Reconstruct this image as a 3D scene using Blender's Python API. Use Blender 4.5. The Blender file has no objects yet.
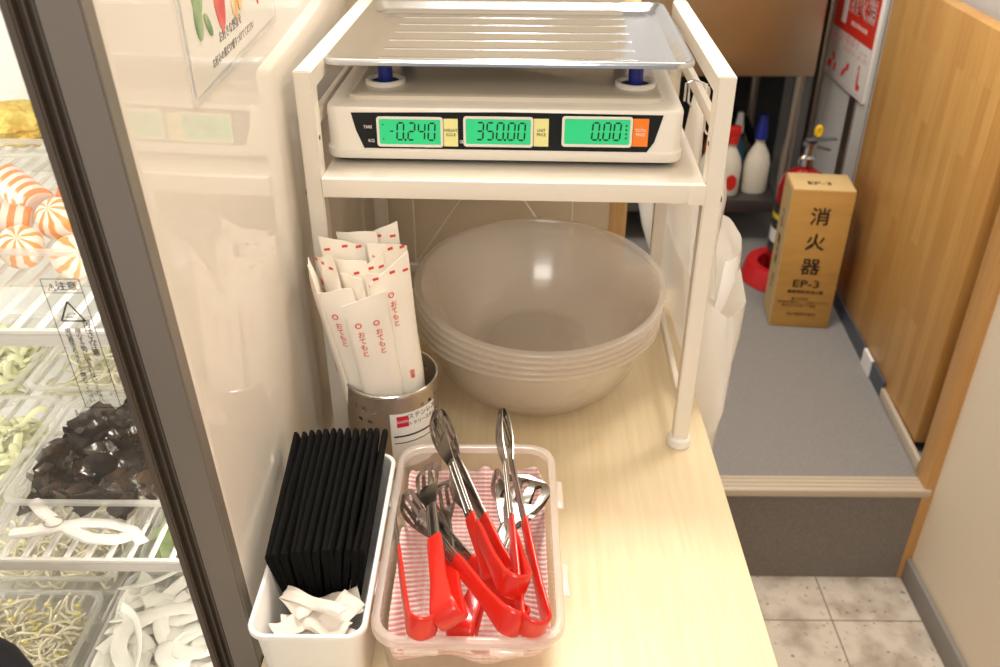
import bpy, bmesh, math, random
from mathutils import Vector, Matrix, noise
R = math.radians
PI = math.pi
random.seed(7)
S = bpy.context.scene
COL = S.collection

# ------------------------------------------------------------------ camera
CAM_PITCH, CAM_YAW = 31.2, 0.659
cd = bpy.data.cameras.new('camera')
cam = bpy.data.objects.new('camera', cd); COL.objects.link(cam)
cam.location = (0, 0, .63)
cam.rotation_euler = (R(90 - CAM_PITCH), 0, R(CAM_YAW))
cd.sensor_width = 36; cd.lens = 892 / 1000 * 36
cd.clip_start = .01
cd.dof.use_dof = True; cd.dof.focus_distance = .75; cd.dof.aperture_fstop = 10
S.camera = cam
S.view_settings.view_transform = 'Standard'
S.view_settings.look = 'None'
S.view_settings.gamma = 1
S.view_settings.use_curve_mapping = False
S.view_settings.exposure = -0.14
S.cycles.transparent_max_bounces = 40
S.cycles.max_bounces = 16
S.cycles.sample_clamp_indirect = 4

# ------------------------------------------------------------------ world + lights
w = bpy.data.worlds.new('world'); S.world = w; w.use_nodes = True
w.node_tree.nodes['Background'].inputs[0].default_value = (1, .97, .93, 1)
w.node_tree.nodes['Background'].inputs[1].default_value = .45

def area(name, loc, size, power, color, rot=(0, 0, 0), sy=None):
    l = bpy.data.lights.new(name, 'AREA'); l.energy = power; l.color = color
    l.size = size
    if sy: l.shape = 'RECTANGLE'; l.size_y = sy
    o = bpy.data.objects.new(name, l); COL.objects.link(o)
    o.location = loc; o.rotation_euler = rot
    return o
WARM = (1, .955, .89)
area('ceiling_or_fill_light', (.0, 1.36, 1.62), .30, 21, WARM)
area('ceiling_or_fill_light', (.72, 1.20, 1.62), .30, 9, WARM)
area('ceiling_or_fill_light', (-.05, .15, 1.62), .30, 3.0, WARM)
area('ceiling_or_fill_light', (-.15, -1.0, 1.20), .7, 15, WARM, rot=(R(62), 0, 0))  # low frontal fill added to light the front faces, not a ceiling fixture
area('kitchen_light', (.35, 1.75, 1.60), .8, 10, (1, .93, .82), sy=.25)

# ------------------------------------------------------------------ materials
def lin(c):
    c = c.lstrip('#'); v = [int(c[i:i+2], 16) / 255 for i in (0, 2, 4)]
    return tuple((x / 12.92 if x <= .04045 else ((x + .055) / 1.055) ** 2.4) for x in v) + (1,)
MATS = {}
def mat(name, color, rough=.5, metal=0, coat=0, spec=.5, bump=None, var=None, emit=0, subs=0, trans=0):
    m = bpy.data.materials.new(name); m.use_nodes = True
    nt = m.node_tree; p = nt.nodes['Principled BSDF']
    c = lin(color)
    p.inputs['Base Color'].default_value = c
    p.inputs['Roughness'].default_value = rough
    p.inputs['Metallic'].default_value = metal
    p.inputs['Coat Weight'].default_value = coat
    p.inputs['Coat Roughness'].default_value = .06
    p.inputs['Specular IOR Level'].default_value = spec
    if trans: p.inputs['Transmission Weight'].default_value = trans
    if emit:
        p.inputs['Emission Color'].default_value = c
        p.inputs['Emission Strength'].default_value = emit
    tc = None
    if bump or var:
        tc = nt.nodes.new('ShaderNodeTexCoord')
    if var:   # (second colour, scale, (sx,sy,sz), detail, contrast lo, hi)
        mp = nt.nodes.new('ShaderNodeMapping'); mp.inputs['Scale'].default_value = var[2]
        n = nt.nodes.new('ShaderNodeTexNoise'); n.inputs['Scale'].default_value = var[1]
        n.inputs['Detail'].default_value = var[3]
        rp = nt.nodes.new('ShaderNodeValToRGB')
        rp.color_ramp.elements[0].color = c; rp.color_ramp.elements[1].color = lin(var[0])
        rp.color_ramp.elements[0].position = var[4]; rp.color_ramp.elements[1].position = var[5]
        nt.links.new(tc.outputs['Object'], mp.inputs[0]); nt.links.new(mp.outputs[0], n.inputs['Vector'])
        nt.links.new(n.outputs[0], rp.inputs[0]); nt.links.new(rp.outputs[0], p.inputs['Base Color'])
    if bump:  # (scale, strength, distance)
        n = nt.nodes.new('ShaderNodeTexNoise'); n.inputs['Scale'].default_value = bump[0]
        n.inputs['Detail'].default_value = 3
        b = nt.nodes.new('ShaderNodeBump'); b.inputs['Strength'].default_value = bump[1]; b.inputs['Distance'].default_value = bump[2]
        nt.links.new(tc.outputs['Object'], n.inputs['Vector'])
        nt.links.new(n.outputs[0], b.inputs['Height']); nt.links.new(b.outputs[0], p.inputs['Normal'])
    MATS[name] = m
    return m

def clear(name, color, body, rough=.08, tint='#FFFFFF', gloss=1.0, transl=.5):
    """see-through plastic or glass: transparent + a share of milky body + surface gloss"""
    m = bpy.data.materials.new(name); m.use_nodes = True
    nt = m.node_tree; nt.nodes.clear()
    N = nt.nodes.new; L = nt.links.new
    out = N('ShaderNodeOutputMaterial')
    tr = N('ShaderNodeBsdfTransparent'); tr.inputs[0].default_value = lin(tint)
    df = N('ShaderNodeBsdfDiffuse'); df.inputs[0].default_value = lin(color)
    tl = N('ShaderNodeBsdfTranslucent'); tl.inputs[0].default_value = lin(color)
    mb = N('ShaderNodeMixShader'); mb.inputs[0].default_value = transl
    L(df.outputs[0], mb.inputs[1]); L(tl.outputs[0], mb.inputs[2])
    m1 = N('ShaderNodeMixShader'); m1.inputs[0].default_value = body
    L(tr.outputs[0], m1.inputs[1]); L(mb.outputs[0], m1.inputs[2])
    gl = N('ShaderNodeBsdfGlossy'); gl.inputs['Roughness'].default_value = rough
    gl.inputs[0].default_value = (1, 1, 1, 1)
    fr = N('ShaderNodeLayerWeight')      # Facing is the same on both sides of a wall; Schlick curve from it
    pw = N('ShaderNodeMath'); pw.operation = 'POWER'; pw.inputs[1].default_value = 5; L(fr.outputs['Facing'], pw.inputs[0])
    fr.inputs['Blend'].default_value = .5
    mu = N('ShaderNodeMath'); mu.operation = 'MULTIPLY_ADD'; mu.inputs[1].default_value = .95 * gloss; mu.inputs[2].default_value = .045 * gloss
    L(pw.outputs[0], mu.inputs[0])
    m2 = N('ShaderNodeMixShader'); L(mu.outputs[0], m2.inputs[0]); L(m1.outputs[0], m2.inputs[1]); L(gl.outputs[0], m2.inputs[2])
    L(m2.outputs[0], out.inputs[0])
    return m

def wood_mat(name, c1, c2, plank, axis_len, rough=.4, c3=None):
    """glued-board wood: narrow staves of varying tone running along local Z (or Y) with fine grain"""
    m = bpy.data.materials.new(name); m.use_nodes = True
    nt = m.node_tree; p = nt.nodes['Principled BSDF']; N = nt.nodes.new; L = nt.links.new
    tc = N('ShaderNodeTexCoord'); sx = N('ShaderNodeSeparateXYZ'); L(tc.outputs['Object'], sx.inputs[0])
    # stave index across Y, board joints along Z
    cmb = N('ShaderNodeCombineXYZ'); L(sx.outputs['Z'], cmb.inputs[0]); L(sx.outputs['Y'], cmb.inputs[1])
    bt = N('ShaderNodeTexBrick'); L(cmb.outputs[0], bt.inputs['Vector'])
    bt.inputs['Scale'].default_value = 1; bt.inputs['Mortar Size'].default_value = 0
    bt.inputs['Brick Width'].default_value = axis_len; bt.inputs['Row Height'].default_value = plank
    bt.inputs['Color1'].default_value = lin(c1); bt.inputs['Color2'].default_value = lin(c2)
    bt.offset = .37; bt.offset_frequency = 2
    mp = N('ShaderNodeMapping'); mp.inputs['Scale'].default_value = (60, 60, 3); L(tc.outputs['Object'], mp.inputs[0])
    n = N('ShaderNodeTexNoise'); n.inputs['Scale'].default_value = 2; n.inputs['Detail'].default_value = 5; L(mp.outputs[0], n.inputs['Vector'])
    mx = N('ShaderNodeMix'); mx.data_type = 'RGBA'; mx.blend_type = 'MULTIPLY'; mx.inputs['Factor'].default_value = .5
    rp = N('ShaderNodeValToRGB'); rp.color_ramp.elements[0].color = (.78, .68, .58, 1); rp.color_ramp.elements[1].color = (1, 1, 1, 1)
    rp.color_ramp.elements[0].position = .3; rp.color_ramp.elements[1].position = .6
    L(n.outputs[0], rp.inputs[0]); L(bt.outputs[0], mx.inputs['A']); L(rp.outputs[0], mx.inputs['B'])
    L(mx.outputs['Result'], p.inputs['Base Color']); p.inputs['Roughness'].default_value = rough
    return m

CREAM = mat('panel_cream', '#EDE5DA', .45, coat=1.0, spec=.3)
CREAM.node_tree.nodes['Principled BSDF'].inputs['Coat Roughness'].default_value = .025
CREAM_WALL = mat('wall_cream', '#E4D6C0', .7, bump=(60, .25, .002))
BEIGE = mat('wall_beige', '#DACAB0', .6)
RACK = mat('rack_paint', '#EBE2D4', .35, coat=.2)
SCALE_B = mat('scale_plastic', '#EDE5D8', .35, coat=.3)
SCALE_TOP = mat('scale_top_shaded', '#CFC3B0', .25, coat=.3)  # scale plastic darkened to carry the tray's shade
BLACK = mat('black_plastic', '#0C0B0B', .25)
BLACK_R = mat('black_rubber', '#0A0A0A', .6)
STEEL = mat('stainless', '#DADADD', .16, 1)
TRAYM = mat('tray_stainless', '#D3D6DC', .17, 1, bump=(14, .12, .01))
STEEL_B = mat('stainless_brushed', '#B5ABA0', .38, 1)
TONG_S = mat('tong_steel', '#B4AEA8', .24, 1)
LCD = mat('lcd_green', '#2FC983', .3, emit=.24)
LCD_SEG = mat('lcd_segment', '#06241A', .4)
BLUE = mat('blue_plastic', '#1F2B86', .35)
YEL = mat('label_yellow', '#EDE79A', .5)
ORG = mat('label_orange', '#F58220', .5)
WHT = mat('white_plastic', '#EFEBE6', .35, coat=.2)
WHT_PRINT = mat('white_print', '#F2EEE8', .6)
PAPER = mat('white_paper', '#E9DFD2', .7, bump=(40, .3, .002))
PAPER_L = mat('sleeve_paper', '#F4EBDD', .45, bump=(55, .25, .002))
REDP = mat('red_print', '#D9432B', .6)
REDL = mat('red_logo', '#C8173C', .5)
BLKP = mat('black_print', '#1A1715', .6)
GRYP = mat('grey_print', '#6F6A66', .6)
REDH = mat('red_silicone', '#E0281A', .28, coat=.4)
BLACKC = mat('black_nonwoven', '#0D0C0B', .9, spec=.15, bump=(350, .5, .0008))
COUNTER = mat('counter_laminate', '#EBD9B6', .38, var=('#E3CEA6', 3, (60, 3, 3), 5, .35, .7))
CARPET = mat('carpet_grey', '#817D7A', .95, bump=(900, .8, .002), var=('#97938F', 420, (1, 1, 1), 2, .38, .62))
CARPET_D = mat('carpet_riser_shaded', '#77706A', .95, bump=(900, .8, .002), var=('#8B847D', 380, (1, 1, 1), 2, .38, .62))  # same carpet, with the riser's shade put into a darker tone
ALU = mat('nosing_aluminium', '#C9BBA8', .4, .2)
FRAME_G = mat('frame_grey', '#8A8178', .4, .35)
FRAME_D = mat('frame_dark', '#40352D', .5, .2)
FRAME_M = mat('frame_mid', '#665A50', .4, .3)
DARK_IN = mat('under_sink_shade', '#2B2C2B', .6)  # shade under the sink put into the wall colour
DARKSHELF = mat('dark_steel_shelf', '#6A6663', .4, .8)
BASEB = mat('baseboard_grey', '#8A847F', .6)
WALLG = mat('wall_grey_white', '#CFCCC8', .45)
SEAM = mat('seam_grey', '#8C8984', .6)
CARD = mat('cardboard', '#B98B45', .8, bump=(120, .15, .001), var=('#AE803C', 9, (1, 1, 4), 3, .4, .7))
CARD_T = mat('cardboard_lit', '#CDB07A', .8)  # cardboard lightened for the carton's lit top and left side
EXTR = mat('extinguisher_red', '#98101A', .25, coat=.5)
REDPL = mat('red_plastic', '#C61E22', .4)
LABW = mat('label_white', '#E9E7E3', .5)
SIGNR = mat('sign_red', '#D8321F', .5)
FR_IN = mat('fridge_liner', '#D9DAD8', .4)
WIRE = mat('white_wire', '#E9E7E2', .35)
LAM = mat('laminated_card', '#EFE9DE', .2, coat=.6)
GRN = mat('print_green', '#4E7F58', .5, var=('#9DB383', 30, (1, 1, 1), 2, .4, .6))
TOM = mat('print_tomato', '#D2464A', .5, var=('#E27E6A', 30, (1, 1, 1), 2, .4, .65))
ORF = mat('print_orange', '#E0A24A', .5, var=('#F0D9B0', 60, (1, 1, 1), 2, .4, .6))
LEAFP = mat('print_leaf', '#5FA84A', .5)
DOORW = wood_mat('door_wood', '#C08E4C', '#D0A25F', .034, .38)
JAMBW = wood_mat('jamb_wood', '#CC9A5C', '#D9AC70', .05, .9)
STRIPW = mat('strip_wood', '#D1A871', .5, var=('#C3965D', 4, (30, 30, 2), 4, .4, .65))

GLASS = clear('glass', '#FFFFFF', 0.0, .02, '#FDFCFA', .9)
CLEARP = clear('clear_plastic', '#F4F4F0', .13, .10, '#FDFDFC', .6)
CRIM = clear('clear_rim', '#F4F4F0', .42, .08, '#FDFDFC', 1.0)
LIDM = clear('clear_lid', '#F4F4F0', .02, .05, '#FFFFFF', .35)
BOWLM = clear('frosted_bowl', '#FFFAF4', .27, .14, '#FCFAF7', .8, .4)
BOXM = clear('frosted_box', '#F3ECE6', .12, .2, '#FFFDFB', .7, .5)
RIMM = clear('frosted_rim', '#F6EEE8', .42, .2, '#FFFDFB', .7, .5)
BAGM = clear('plastic_bag', '#FFFEFC', .90, .3, '#FFFFFF', .8, .75)

# ------------------------------------------------------------------ helpers
WM = {}
def obj(name, bm, m, parent=None, smooth=35, kind=None, label=None, cat=None, group=None, local=False, origin=True):
    me = bpy.data.meshes.new(name)
    bmesh.ops.recalc_face_normals(bm, faces=bm.faces)
    bm.to_mesh(me); bm.free()
    me.shade_smooth()
    me.set_sharp_from_angle(angle=R(smooth))
    ms = m if isinstance(m, (list, tuple)) else [m]
    for x in ms: me.materials.append(x)
    o = bpy.data.objects.new(name, me); COL.objects.link(o)
    if parent is not None:
        o.parent = parent
        M = WM[parent.name]; WM[o.name] = M
        if not local: me.transform(M.inverted())
    else:
        if origin and len(me.vertices):
            xs = [v.co for v in me.vertices]
            c = Vector((sum(v.x for v in xs) / len(xs), sum(v.y for v in xs) / len(xs), min(v.z for v in xs)))
            me.transform(Matrix.Translation(-c)); o.location = c
            WM[o.name] = Matrix.Translation(c)
        else:
            WM[o.name] = Matrix.Identity(4)
    tag(o, label, cat, group, kind)
    return o
def tag(o, label=None, cat=None, group=None, kind=None):
    if label: o['label'] = label
    if cat: o['category'] = cat
    if group: o['group'] = group
    if kind: o['kind'] = kind
def thing(name, label, cat, loc=(0, 0, 0), rotz=0, group=None, kind=None):
    o = bpy.data.objects.new(name, None); COL.objects.link(o)
    o.empty_display_size = .02
    o.location = loc; o.rotation_euler = (0, 0, rotz)
    WM[o.name] = Matrix.Translation(Vector(loc)) @ Matrix.Rotation(rotz, 4, 'Z')
    tag(o, label, cat, group, kind)
    return o
def struct(name, bm, m, smooth=35): return obj(name, bm, m, None, smooth, 'structure')
def copy_tree(o, label=None):
    r = o.copy(); COL.objects.link(r)
    if label: r['label'] = label
    for ch in [c for c in o.children]:
        c = ch.copy(); COL.objects.link(c); c.parent = r
        for g in list(ch.children):
            d = g.copy(); COL.objects.link(d); d.parent = c
    return r

def box(bm, x0, x1, y0, y1, z0, z1, bev=0, seg=2, M=None):
    r = bmesh.ops.create_cube(bm, size=1)
    vs = r['verts']
    for v in vs:
        v.co = Vector((x0 + (v.co.x + .5) * (x1 - x0), y0 + (v.co.y + .5) * (y1 - y0), z0 + (v.co.z + .5) * (z1 - z0)))
    if M is not None:
        for v in vs: v.co = M @ v.co
    if bev:
        es = list({e for v in vs for e in v.link_edges})
        bmesh.ops.bevel(bm, geom=es, offset=bev, segments=seg, affect='EDGES', profile=.5)
    return bm
def B(*a, **k): return box(bmesh.new(), *a, **k)

def ring_loft(bm, loops, close=True, cap0=False, cap1=False):
    """loops: list of lists of points of equal length; joins them with quads"""
    vl = [[bm.verts.new(p) for p in lp] for lp in loops]
    n = len(vl[0])
    for a, b in zip(vl, vl[1:]):
        for i in range(n if close else n - 1):
            j = (i + 1) % n
            try: bm.faces.new((a[i], a[j], b[j], b[i]))
            except ValueError: pass
    if cap0: bm.faces.new(vl[0][::-1])
    if cap1: bm.faces.new(vl[-1])
    return vl

def lathe(bm, prof, seg=48, M=None, c=(0, 0, 0)):
    loops = []
    for r, z in prof:
        lp = []
        for i in range(seg):
            a = 2 * PI * i / seg
            p = Vector((c[0] + max(r, 1e-5) * math.cos(a), c[1] + max(r, 1e-5) * math.sin(a), c[2] + z))
            if M is not None: p = M @ p
            lp.append(p)
        loops.append(lp)
    ring_loft(bm, loops)
    bmesh.ops.remove_doubles(bm, verts=bm.verts, dist=2e-5)
    return bm

def tube(bm, pts, r, seg=10, closed=False, caps=True, rx=None):
    pts = [Vector(p) for p in pts]
    loops = []; n = len(pts)
    up = None
    for i, p in enumerate(pts):
        a = pts[i - 1] if i > 0 else (pts[-1] if closed else p)
        b = pts[(i + 1) % n] if (i < n - 1 or closed) else p
        t = (b - a).normalized()
        if up is None:
            up = Vector((0, 0, 1)) if abs(t.z) < .9 else Vector((0, 1, 0))
        s = t.cross(up)
        if s.length < 1e-6: s = t.cross(Vector((1, 0, 0)))
        s.normalize(); u = s.cross(t).normalized(); up = u
        rr = r[i] if isinstance(r, (list, tuple)) else r
        r2 = rx if rx else rr
        loops.append([p + s * (r2 * math.cos(2 * PI * k / seg)) + u * (rr * math.sin(2 * PI * k / seg)) for k in range(seg)])
    if closed: loops.append(loops[0])
    ring_loft(bm, loops, cap0=caps and not closed, cap1=caps and not closed)
    if closed: bmesh.ops.remove_doubles(bm, verts=bm.verts, dist=1e-6)
    return bm

def rrect(x0, x1, y0, y1, r, z, n=6):
    pts = []
    for cx, cy, a0 in ((x1 - r, y1 - r, 0), (x0 + r, y1 - r, 90), (x0 + r, y0 + r, 180), (x1 - r, y0 + r, 270)):
        for i in range(n + 1):
            a = R(a0 + 90 * i / n)
            pts.append(Vector((cx + r * math.cos(a), cy + r * math.sin(a), z)))
    return pts
def rr_loft(bm, specs, cap0=False, cap1=False, M=None, n=6):
    """specs: (x0,x1,y0,y1,r,z)"""
    loops = [rrect(*s[:5], s[5], n) for s in specs]
    if M is not None: loops = [[M @ p for p in l] for l in loops]
    ring_loft(bm, loops, cap0=cap0, cap1=cap1)
    return bm

def prism(bm, poly, d, M=None):
    """poly in local xy, thickness d along +z, transformed by M"""
    M = M or Matrix.Identity(4)
    a = [bm.verts.new(M @ Vector((x, y, 0))) for x, y in poly]
    b = [bm.verts.new(M @ Vector((x, y, d))) for x, y in poly]
    bm.faces.new(a[::-1]); bm.faces.new(b)
    for i in range(len(a)):
        j = (i + 1) % len(a)
        bm.faces.new((a[i], a[j], b[j], b[i]))
    return bm

def frame_M(o, x, y):
    """matrix whose local x/y axes are the given world directions, origin o"""
    x = Vector(x).normalized(); y = Vector(y); z = x.cross(y).normalized(); y = z.cross(x).normalized()
    M = Matrix.Identity(4)
    for i in range(3):
        M[i][0] = x[i]; M[i][1] = y[i]; M[i][2] = z[i]; M[i][3] = o[i]
    return M

def text_bm(body, size, M=None, align='CENTER', ext=.0001, line=1.0, bend=None, sx=1.0, space=1.0):
    cu = bpy.data.curves.new('text', 'FONT'); cu.body = body; cu.size = size
    cu.align_x = align; cu.align_y = 'CENTER'; cu.extrude = ext; cu.space_line = line; cu.space_character = space
    cu.resolution_u = 2
    o = bpy.data.objects.new('text', cu); COL.objects.link(o)
    dg = bpy.context.evaluated_depsgraph_get(); dg.update()
    me = bpy.data.meshes.new_from_object(o.evaluated_get(dg))
    bm = bmesh.new(); bm.from_mesh(me)
    bpy.data.objects.remove(o); bpy.data.curves.remove(cu); bpy.data.meshes.remove(me)
    for v in bm.verts: v.co.x *= sx
    if bend:
        bmesh.ops.subdivide_edges(bm, edges=[e for e in bm.edges if e.calc_length() > size * .3], cuts=2)
        for v in bm.verts: v.co = bend(v.co)
    if M is not None: bm.transform(M)
    return bm
def join(bm, other):
    me = bpy.data.meshes.new('t'); other.to_mesh(me); other.free(); bm.from_mesh(me); bpy.data.meshes.remove(me)
    return bm
def curve_sheet(outer, holes, ext):
    """flat sheet with holes -> bmesh, local xy"""
    cu = bpy.data.curves.new('c', 'CURVE'); cu.dimensions = '2D'; cu.fill_mode = 'BOTH'; cu.extrude = ext
    for pl in [outer] + holes:
        sp = cu.splines.new('POLY'); sp.points.add(len(pl) - 1); sp.use_cyclic_u = True
        for i, p in enumerate(pl): sp.points[i].co = (p[0], p[1], 0, 1)
    o = bpy.data.objects.new('c', cu); COL.objects.link(o)
    dg = bpy.context.evaluated_depsgraph_get(); dg.update()
    me = bpy.data.meshes.new_from_object(o.evaluated_get(dg))
    bm = bmesh.new(); bm.from_mesh(me)
    bpy.data.objects.remove(o); bpy.data.curves.remove(cu); bpy.data.meshes.remove(me)
    bmesh.ops.remove_doubles(bm, verts=bm.verts, dist=1e-6)
    return bm
VERT = lambda s: '\n'.join(s)

# ================================================================== SETTING
FX = -.2075                      # plane of the glossy fridge side panel
GF = -.85                        # shop floor; counter top is z = 0
PF = -.598                       # raised kitchen floor
def tile_mat():
    m = bpy.data.materials.new('floor_tile'); m.use_nodes = True
    nt = m.node_tree; p = nt.nodes['Principled BSDF']; N = nt.nodes.new; L = nt.links.new
    tc = N('ShaderNodeTexCoord')
    mp = N('ShaderNodeMapping'); mp.inputs['Location'].default_value = (-.08, -.093, 0); L(tc.outputs['Object'], mp.inputs[0])
    bt = N('ShaderNodeTexBrick'); bt.offset = 0; L(mp.outputs[0], bt.inputs['Vector'])
    bt.inputs['Scale'].default_value = 1; bt.inputs['Brick Width'].default_value = .3; bt.inputs['Row Height'].default_value = .3
    bt.inputs['Mortar Size'].default_value = .0016; bt.inputs['Mortar'].default_value = lin('#7C6F62')
    n1 = N('ShaderNodeTexNoise'); n1.inputs['Scale'].default_value = 14; n1.inputs['Detail'].default_value = 8; L(tc.outputs['Object'], n1.inputs['Vector'])
    r1 = N('ShaderNodeValToRGB'); e = r1.color_ramp.elements
    e[0].position = .33; e[0].color = lin('#A8998A'); e[1].position = .55; e[1].color = lin('#CFC3B4'); L(n1.outputs[0], r1.inputs[0])
    n2 = N('ShaderNodeTexNoise'); n2.inputs['Scale'].default_value = 90; n2.inputs['Detail'].default_value = 3; L(tc.outputs['Object'], n2.inputs['Vector'])
    r2 = N('ShaderNodeValToRGB'); r2.color_ramp.elements[0].position = .28; r2.color_ramp.elements[1].position = .36
    r2.color_ramp.elements[0].color = (.35, .28, .22, 1); r2.color_ramp.elements[1].color = (1, 1, 1, 1); L(n2.outputs[0], r2.inputs[0])
    mx = N('ShaderNodeMix'); mx.data_type = 'RGBA'; mx.blend_type = 'MULTIPLY'; mx.inputs['Factor'].default_value = 1
    L(r1.outputs[0], mx.inputs['A']); L(r2.outputs[0], mx.inputs['B'])
    L(mx.outputs['Result'], bt.inputs['Color1']); L(mx.outputs['Result'], bt.inputs['Color2'])
    L(bt.outputs[0], p.inputs['Base Color']); p.inputs['Roughness'].default_value = .45
    return m
o = obj('floor', B(-1.6, 2.0, -1.6, 1.45, GF - .05, GF), tile_mat(), kind='structure', origin=False)
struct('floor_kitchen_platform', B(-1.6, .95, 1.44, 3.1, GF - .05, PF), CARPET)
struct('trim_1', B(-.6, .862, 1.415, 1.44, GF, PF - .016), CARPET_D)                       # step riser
bm = B(-.6, .872, 1.408, 1.455, PF - .016, PF + .003, bev=.003)
for k in range(3): box(bm, -.6, .872, 1.419 + k * .012, 1.424 + k * .012, PF + .003, PF + .005)
struct('trim_2', bm, ALU)                                                                  # step nosing
# right wall, jamb, door
struct('wall_right', B(.878, .98, -1.6, 1.425, GF, 1.65), CREAM_WALL)
struct('baseboard_right', B(.866, .878, -1.6, 1.415, GF, GF + .06, bev=.003), BASEB)
struct('trim_3', B(.857, .96, 1.413, 1.462, GF, 1.65, bev=.002), JAMBW)                     # jamb
struct('wall_right_kitchen', B(.95, 1.0, 1.462, 3.1, PF, 1.65), WALLG)
bm = bmesh.new()
for y in (2.34, 2.70, 2.02): box(bm, .9475, .951, y, y + .005, PF + .1, 1.6)
box(bm, .9475, .951, 1.5, 3.0, .55, .555)
struct('trim_4', bm, SEAM)
bm = B(.944, .951, 2.425, 2.475, PF, .2); box(bm, .93, .951, 2.72, 2.76, PF, 1.2, bev=.004)
struct('trim_5', bm, STEEL_B)
# wooden swing door with its near end at y 1.54, slightly off parallel
dM = Matrix.Translation((.878, 1.539, 0)) @ Matrix.Rotation(R(-2.9), 4, 'Z')
door = thing('door_1', None, None, (.878, 1.539, PF), R(-2.9), kind='structure')
obj('door_panel', B(0, .036, 0, .71, -.572, .262, bev=.0025, M=dM), DOORW, door)
bm = bmesh.new(); box(bm, .006, .03, .005, .035, -.59, -.572, bev=.003, M=dM); box(bm, .034, .046, -.004, .012, -.575, -.555, bev=.002, M=dM)
obj('hinge', bm, BLACK_R, door)
sM = Matrix.Translation((.866, 1.472, 0)) @ Matrix.Rotation(R(-3.6), 4, 'Z')
struct('trim_6', B(-.005, .005, 0, .27, PF, PF + .03, bev=.002, M=sM), ALU)
struct('trim_7', B(-.003, .004, .27, 1.1, PF, PF + .045, M=sM), mat('dark_blue_grey', '#4A4F5A', .5))
struct('trim_8', B(-.004, .004, .36, .42, PF + .001, PF + .046, M=sM @ Matrix.Translation((-.003, 0, 0))), LABW)
# back of the kitchen
struct('wall_back', B(-1.6, 1.0, 3.1, 3.15, PF, .40), DARK_IN)
struct('wall_back_upper', B(-1.6, 1.0, 3.1, 3.15, .40, 1.65), mat('tile_white', '#E8EAEC', .3))
struct('wall_partition', B(-1.0, .142, 1.172, 1.2, GF, .62), BEIGE)
struct('trim_9', B(.142, .166, 1.170, 1.203, GF, .405, bev=.001), STRIPW)
struct('ceiling', B(-1.6, 1.0, -1.6, 3.15, 1.65, 1.7), mat('ceiling_white', '#EFEAE2', .8))

# ------------------------------------------------------------------ counter
cn = thing('service_counter', 'pale wood laminate counter running along the cream fridge panel', 'counter', (0, .5, GF))
obj('worktop', B(FX, .229, .05, 1.17, -.025, 0, bev=.0012), COUNTER, cn)
obj('cabinet_body', B(FX + .0, .205, .08, 1.17, GF, -.025), mat('counter_body', '#E5D3B3', .5), cn)

# ================================================================== FRIDGE (left)
TL = .0865                        # the front leans: top nearer the camera
def fy(z, off=0): return .4977 - TL * z + off
fr = thing('display_fridge', 'tall fridge with grey aluminium sliding door frame and glossy cream side panel', 'fridge', (-.5, .8, GF))
# side panel: front edge rounded, follows the lean
bm = bmesh.new()
loops = []
for z in (GF, 0, .9, 1.45):
    yf = fy(z, .006)
    lp = [Vector((-.232, 1.172, z)), Vector((FX, 1.172, z))]
    for k in range(9):
        a = PI / 2 * k / 8
        lp.append(Vector((FX - .012 + .012 * math.cos(a), yf + .012 - .012 * math.sin(a), z)))
    lp.append(Vector((-.232, yf, z)))
    loops.append(lp)
ring_loft(bm, loops, cap0=True, cap1=True)
obj('side_panel', bm, CREAM, fr, smooth=60)
bm = bmesh.new()
box(bm, -1.05, -.232, .935, .96, GF, 1.45)
obj('back_liner', bm, FR_IN, fr)
obj('left_liner', B(-1.08, -1.05, .5, .96, GF, 1.45), FR_IN, fr)
obj('floor_liner', B(-1.05, -.232, .51, .93, -.175, -.155), FR_IN, fr)
def leanbar(x0, x1, o0, o1, z0=-.7, z1=1.40):
    bm = bmesh.new()
    v = []
    for z in (z0, z1):
        v.append([bm.verts.new((x, fy(z, o), z)) for x, o in ((x0, o0), (x1, o0), (x1, o1), (x0, o1))])
    for i in range(4):
        j = (i + 1) % 4; bm.faces.new((v[0][i], v[0][j], v[1][j], v[1][i]))
    bm.faces.new(v[0][::-1]); bm.faces.new(v[1])
    bmesh.ops.bevel(bm, geom=list(bm.edges), offset=.0012, segments=2, affect='EDGES')
    return bm
obj('frame', leanbar(-.2315, -.2085, .0, .02), FRAME_G, fr)
obj('gasket', leanbar(-.2440, -.2315, .006, .022), FRAME_D, fr)
bm = leanbar(-.2392, -.2378, .003, .008); join(bm, leanbar(-.2345, -.2335, .0035, .008))
obj('gasket_lip', bm, FRAME_M, fr)
obj('door_stile', leanbar(-.2500, -.2440, .001, .022), FRAME_M, fr)
obj('glass_pane', leanbar(-1.05, -.2495, .010, .014), GLASS, fr)
area('fridge_lamp_or_fill', (-.60, .56, .62), .6, .5, (1, .97, .91), rot=(R(22), 0, 0), sy=.03)
area('fridge_lamp_or_fill', (-1.0, .60, .2), 1.0, 11, (1, .95, .87), rot=(0, R(-90), R(10)), sy=.05)  # unseen strip added at the left to light all the shelves

area('fridge_lamp_or_fill', (-.2385, .530, .02), .8, 1.1, (1, .95, .86), rot=(0, R(90), R(-35)), sy=.012)  # fill strip added behind the stile, out of view, to brighten the food

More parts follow.
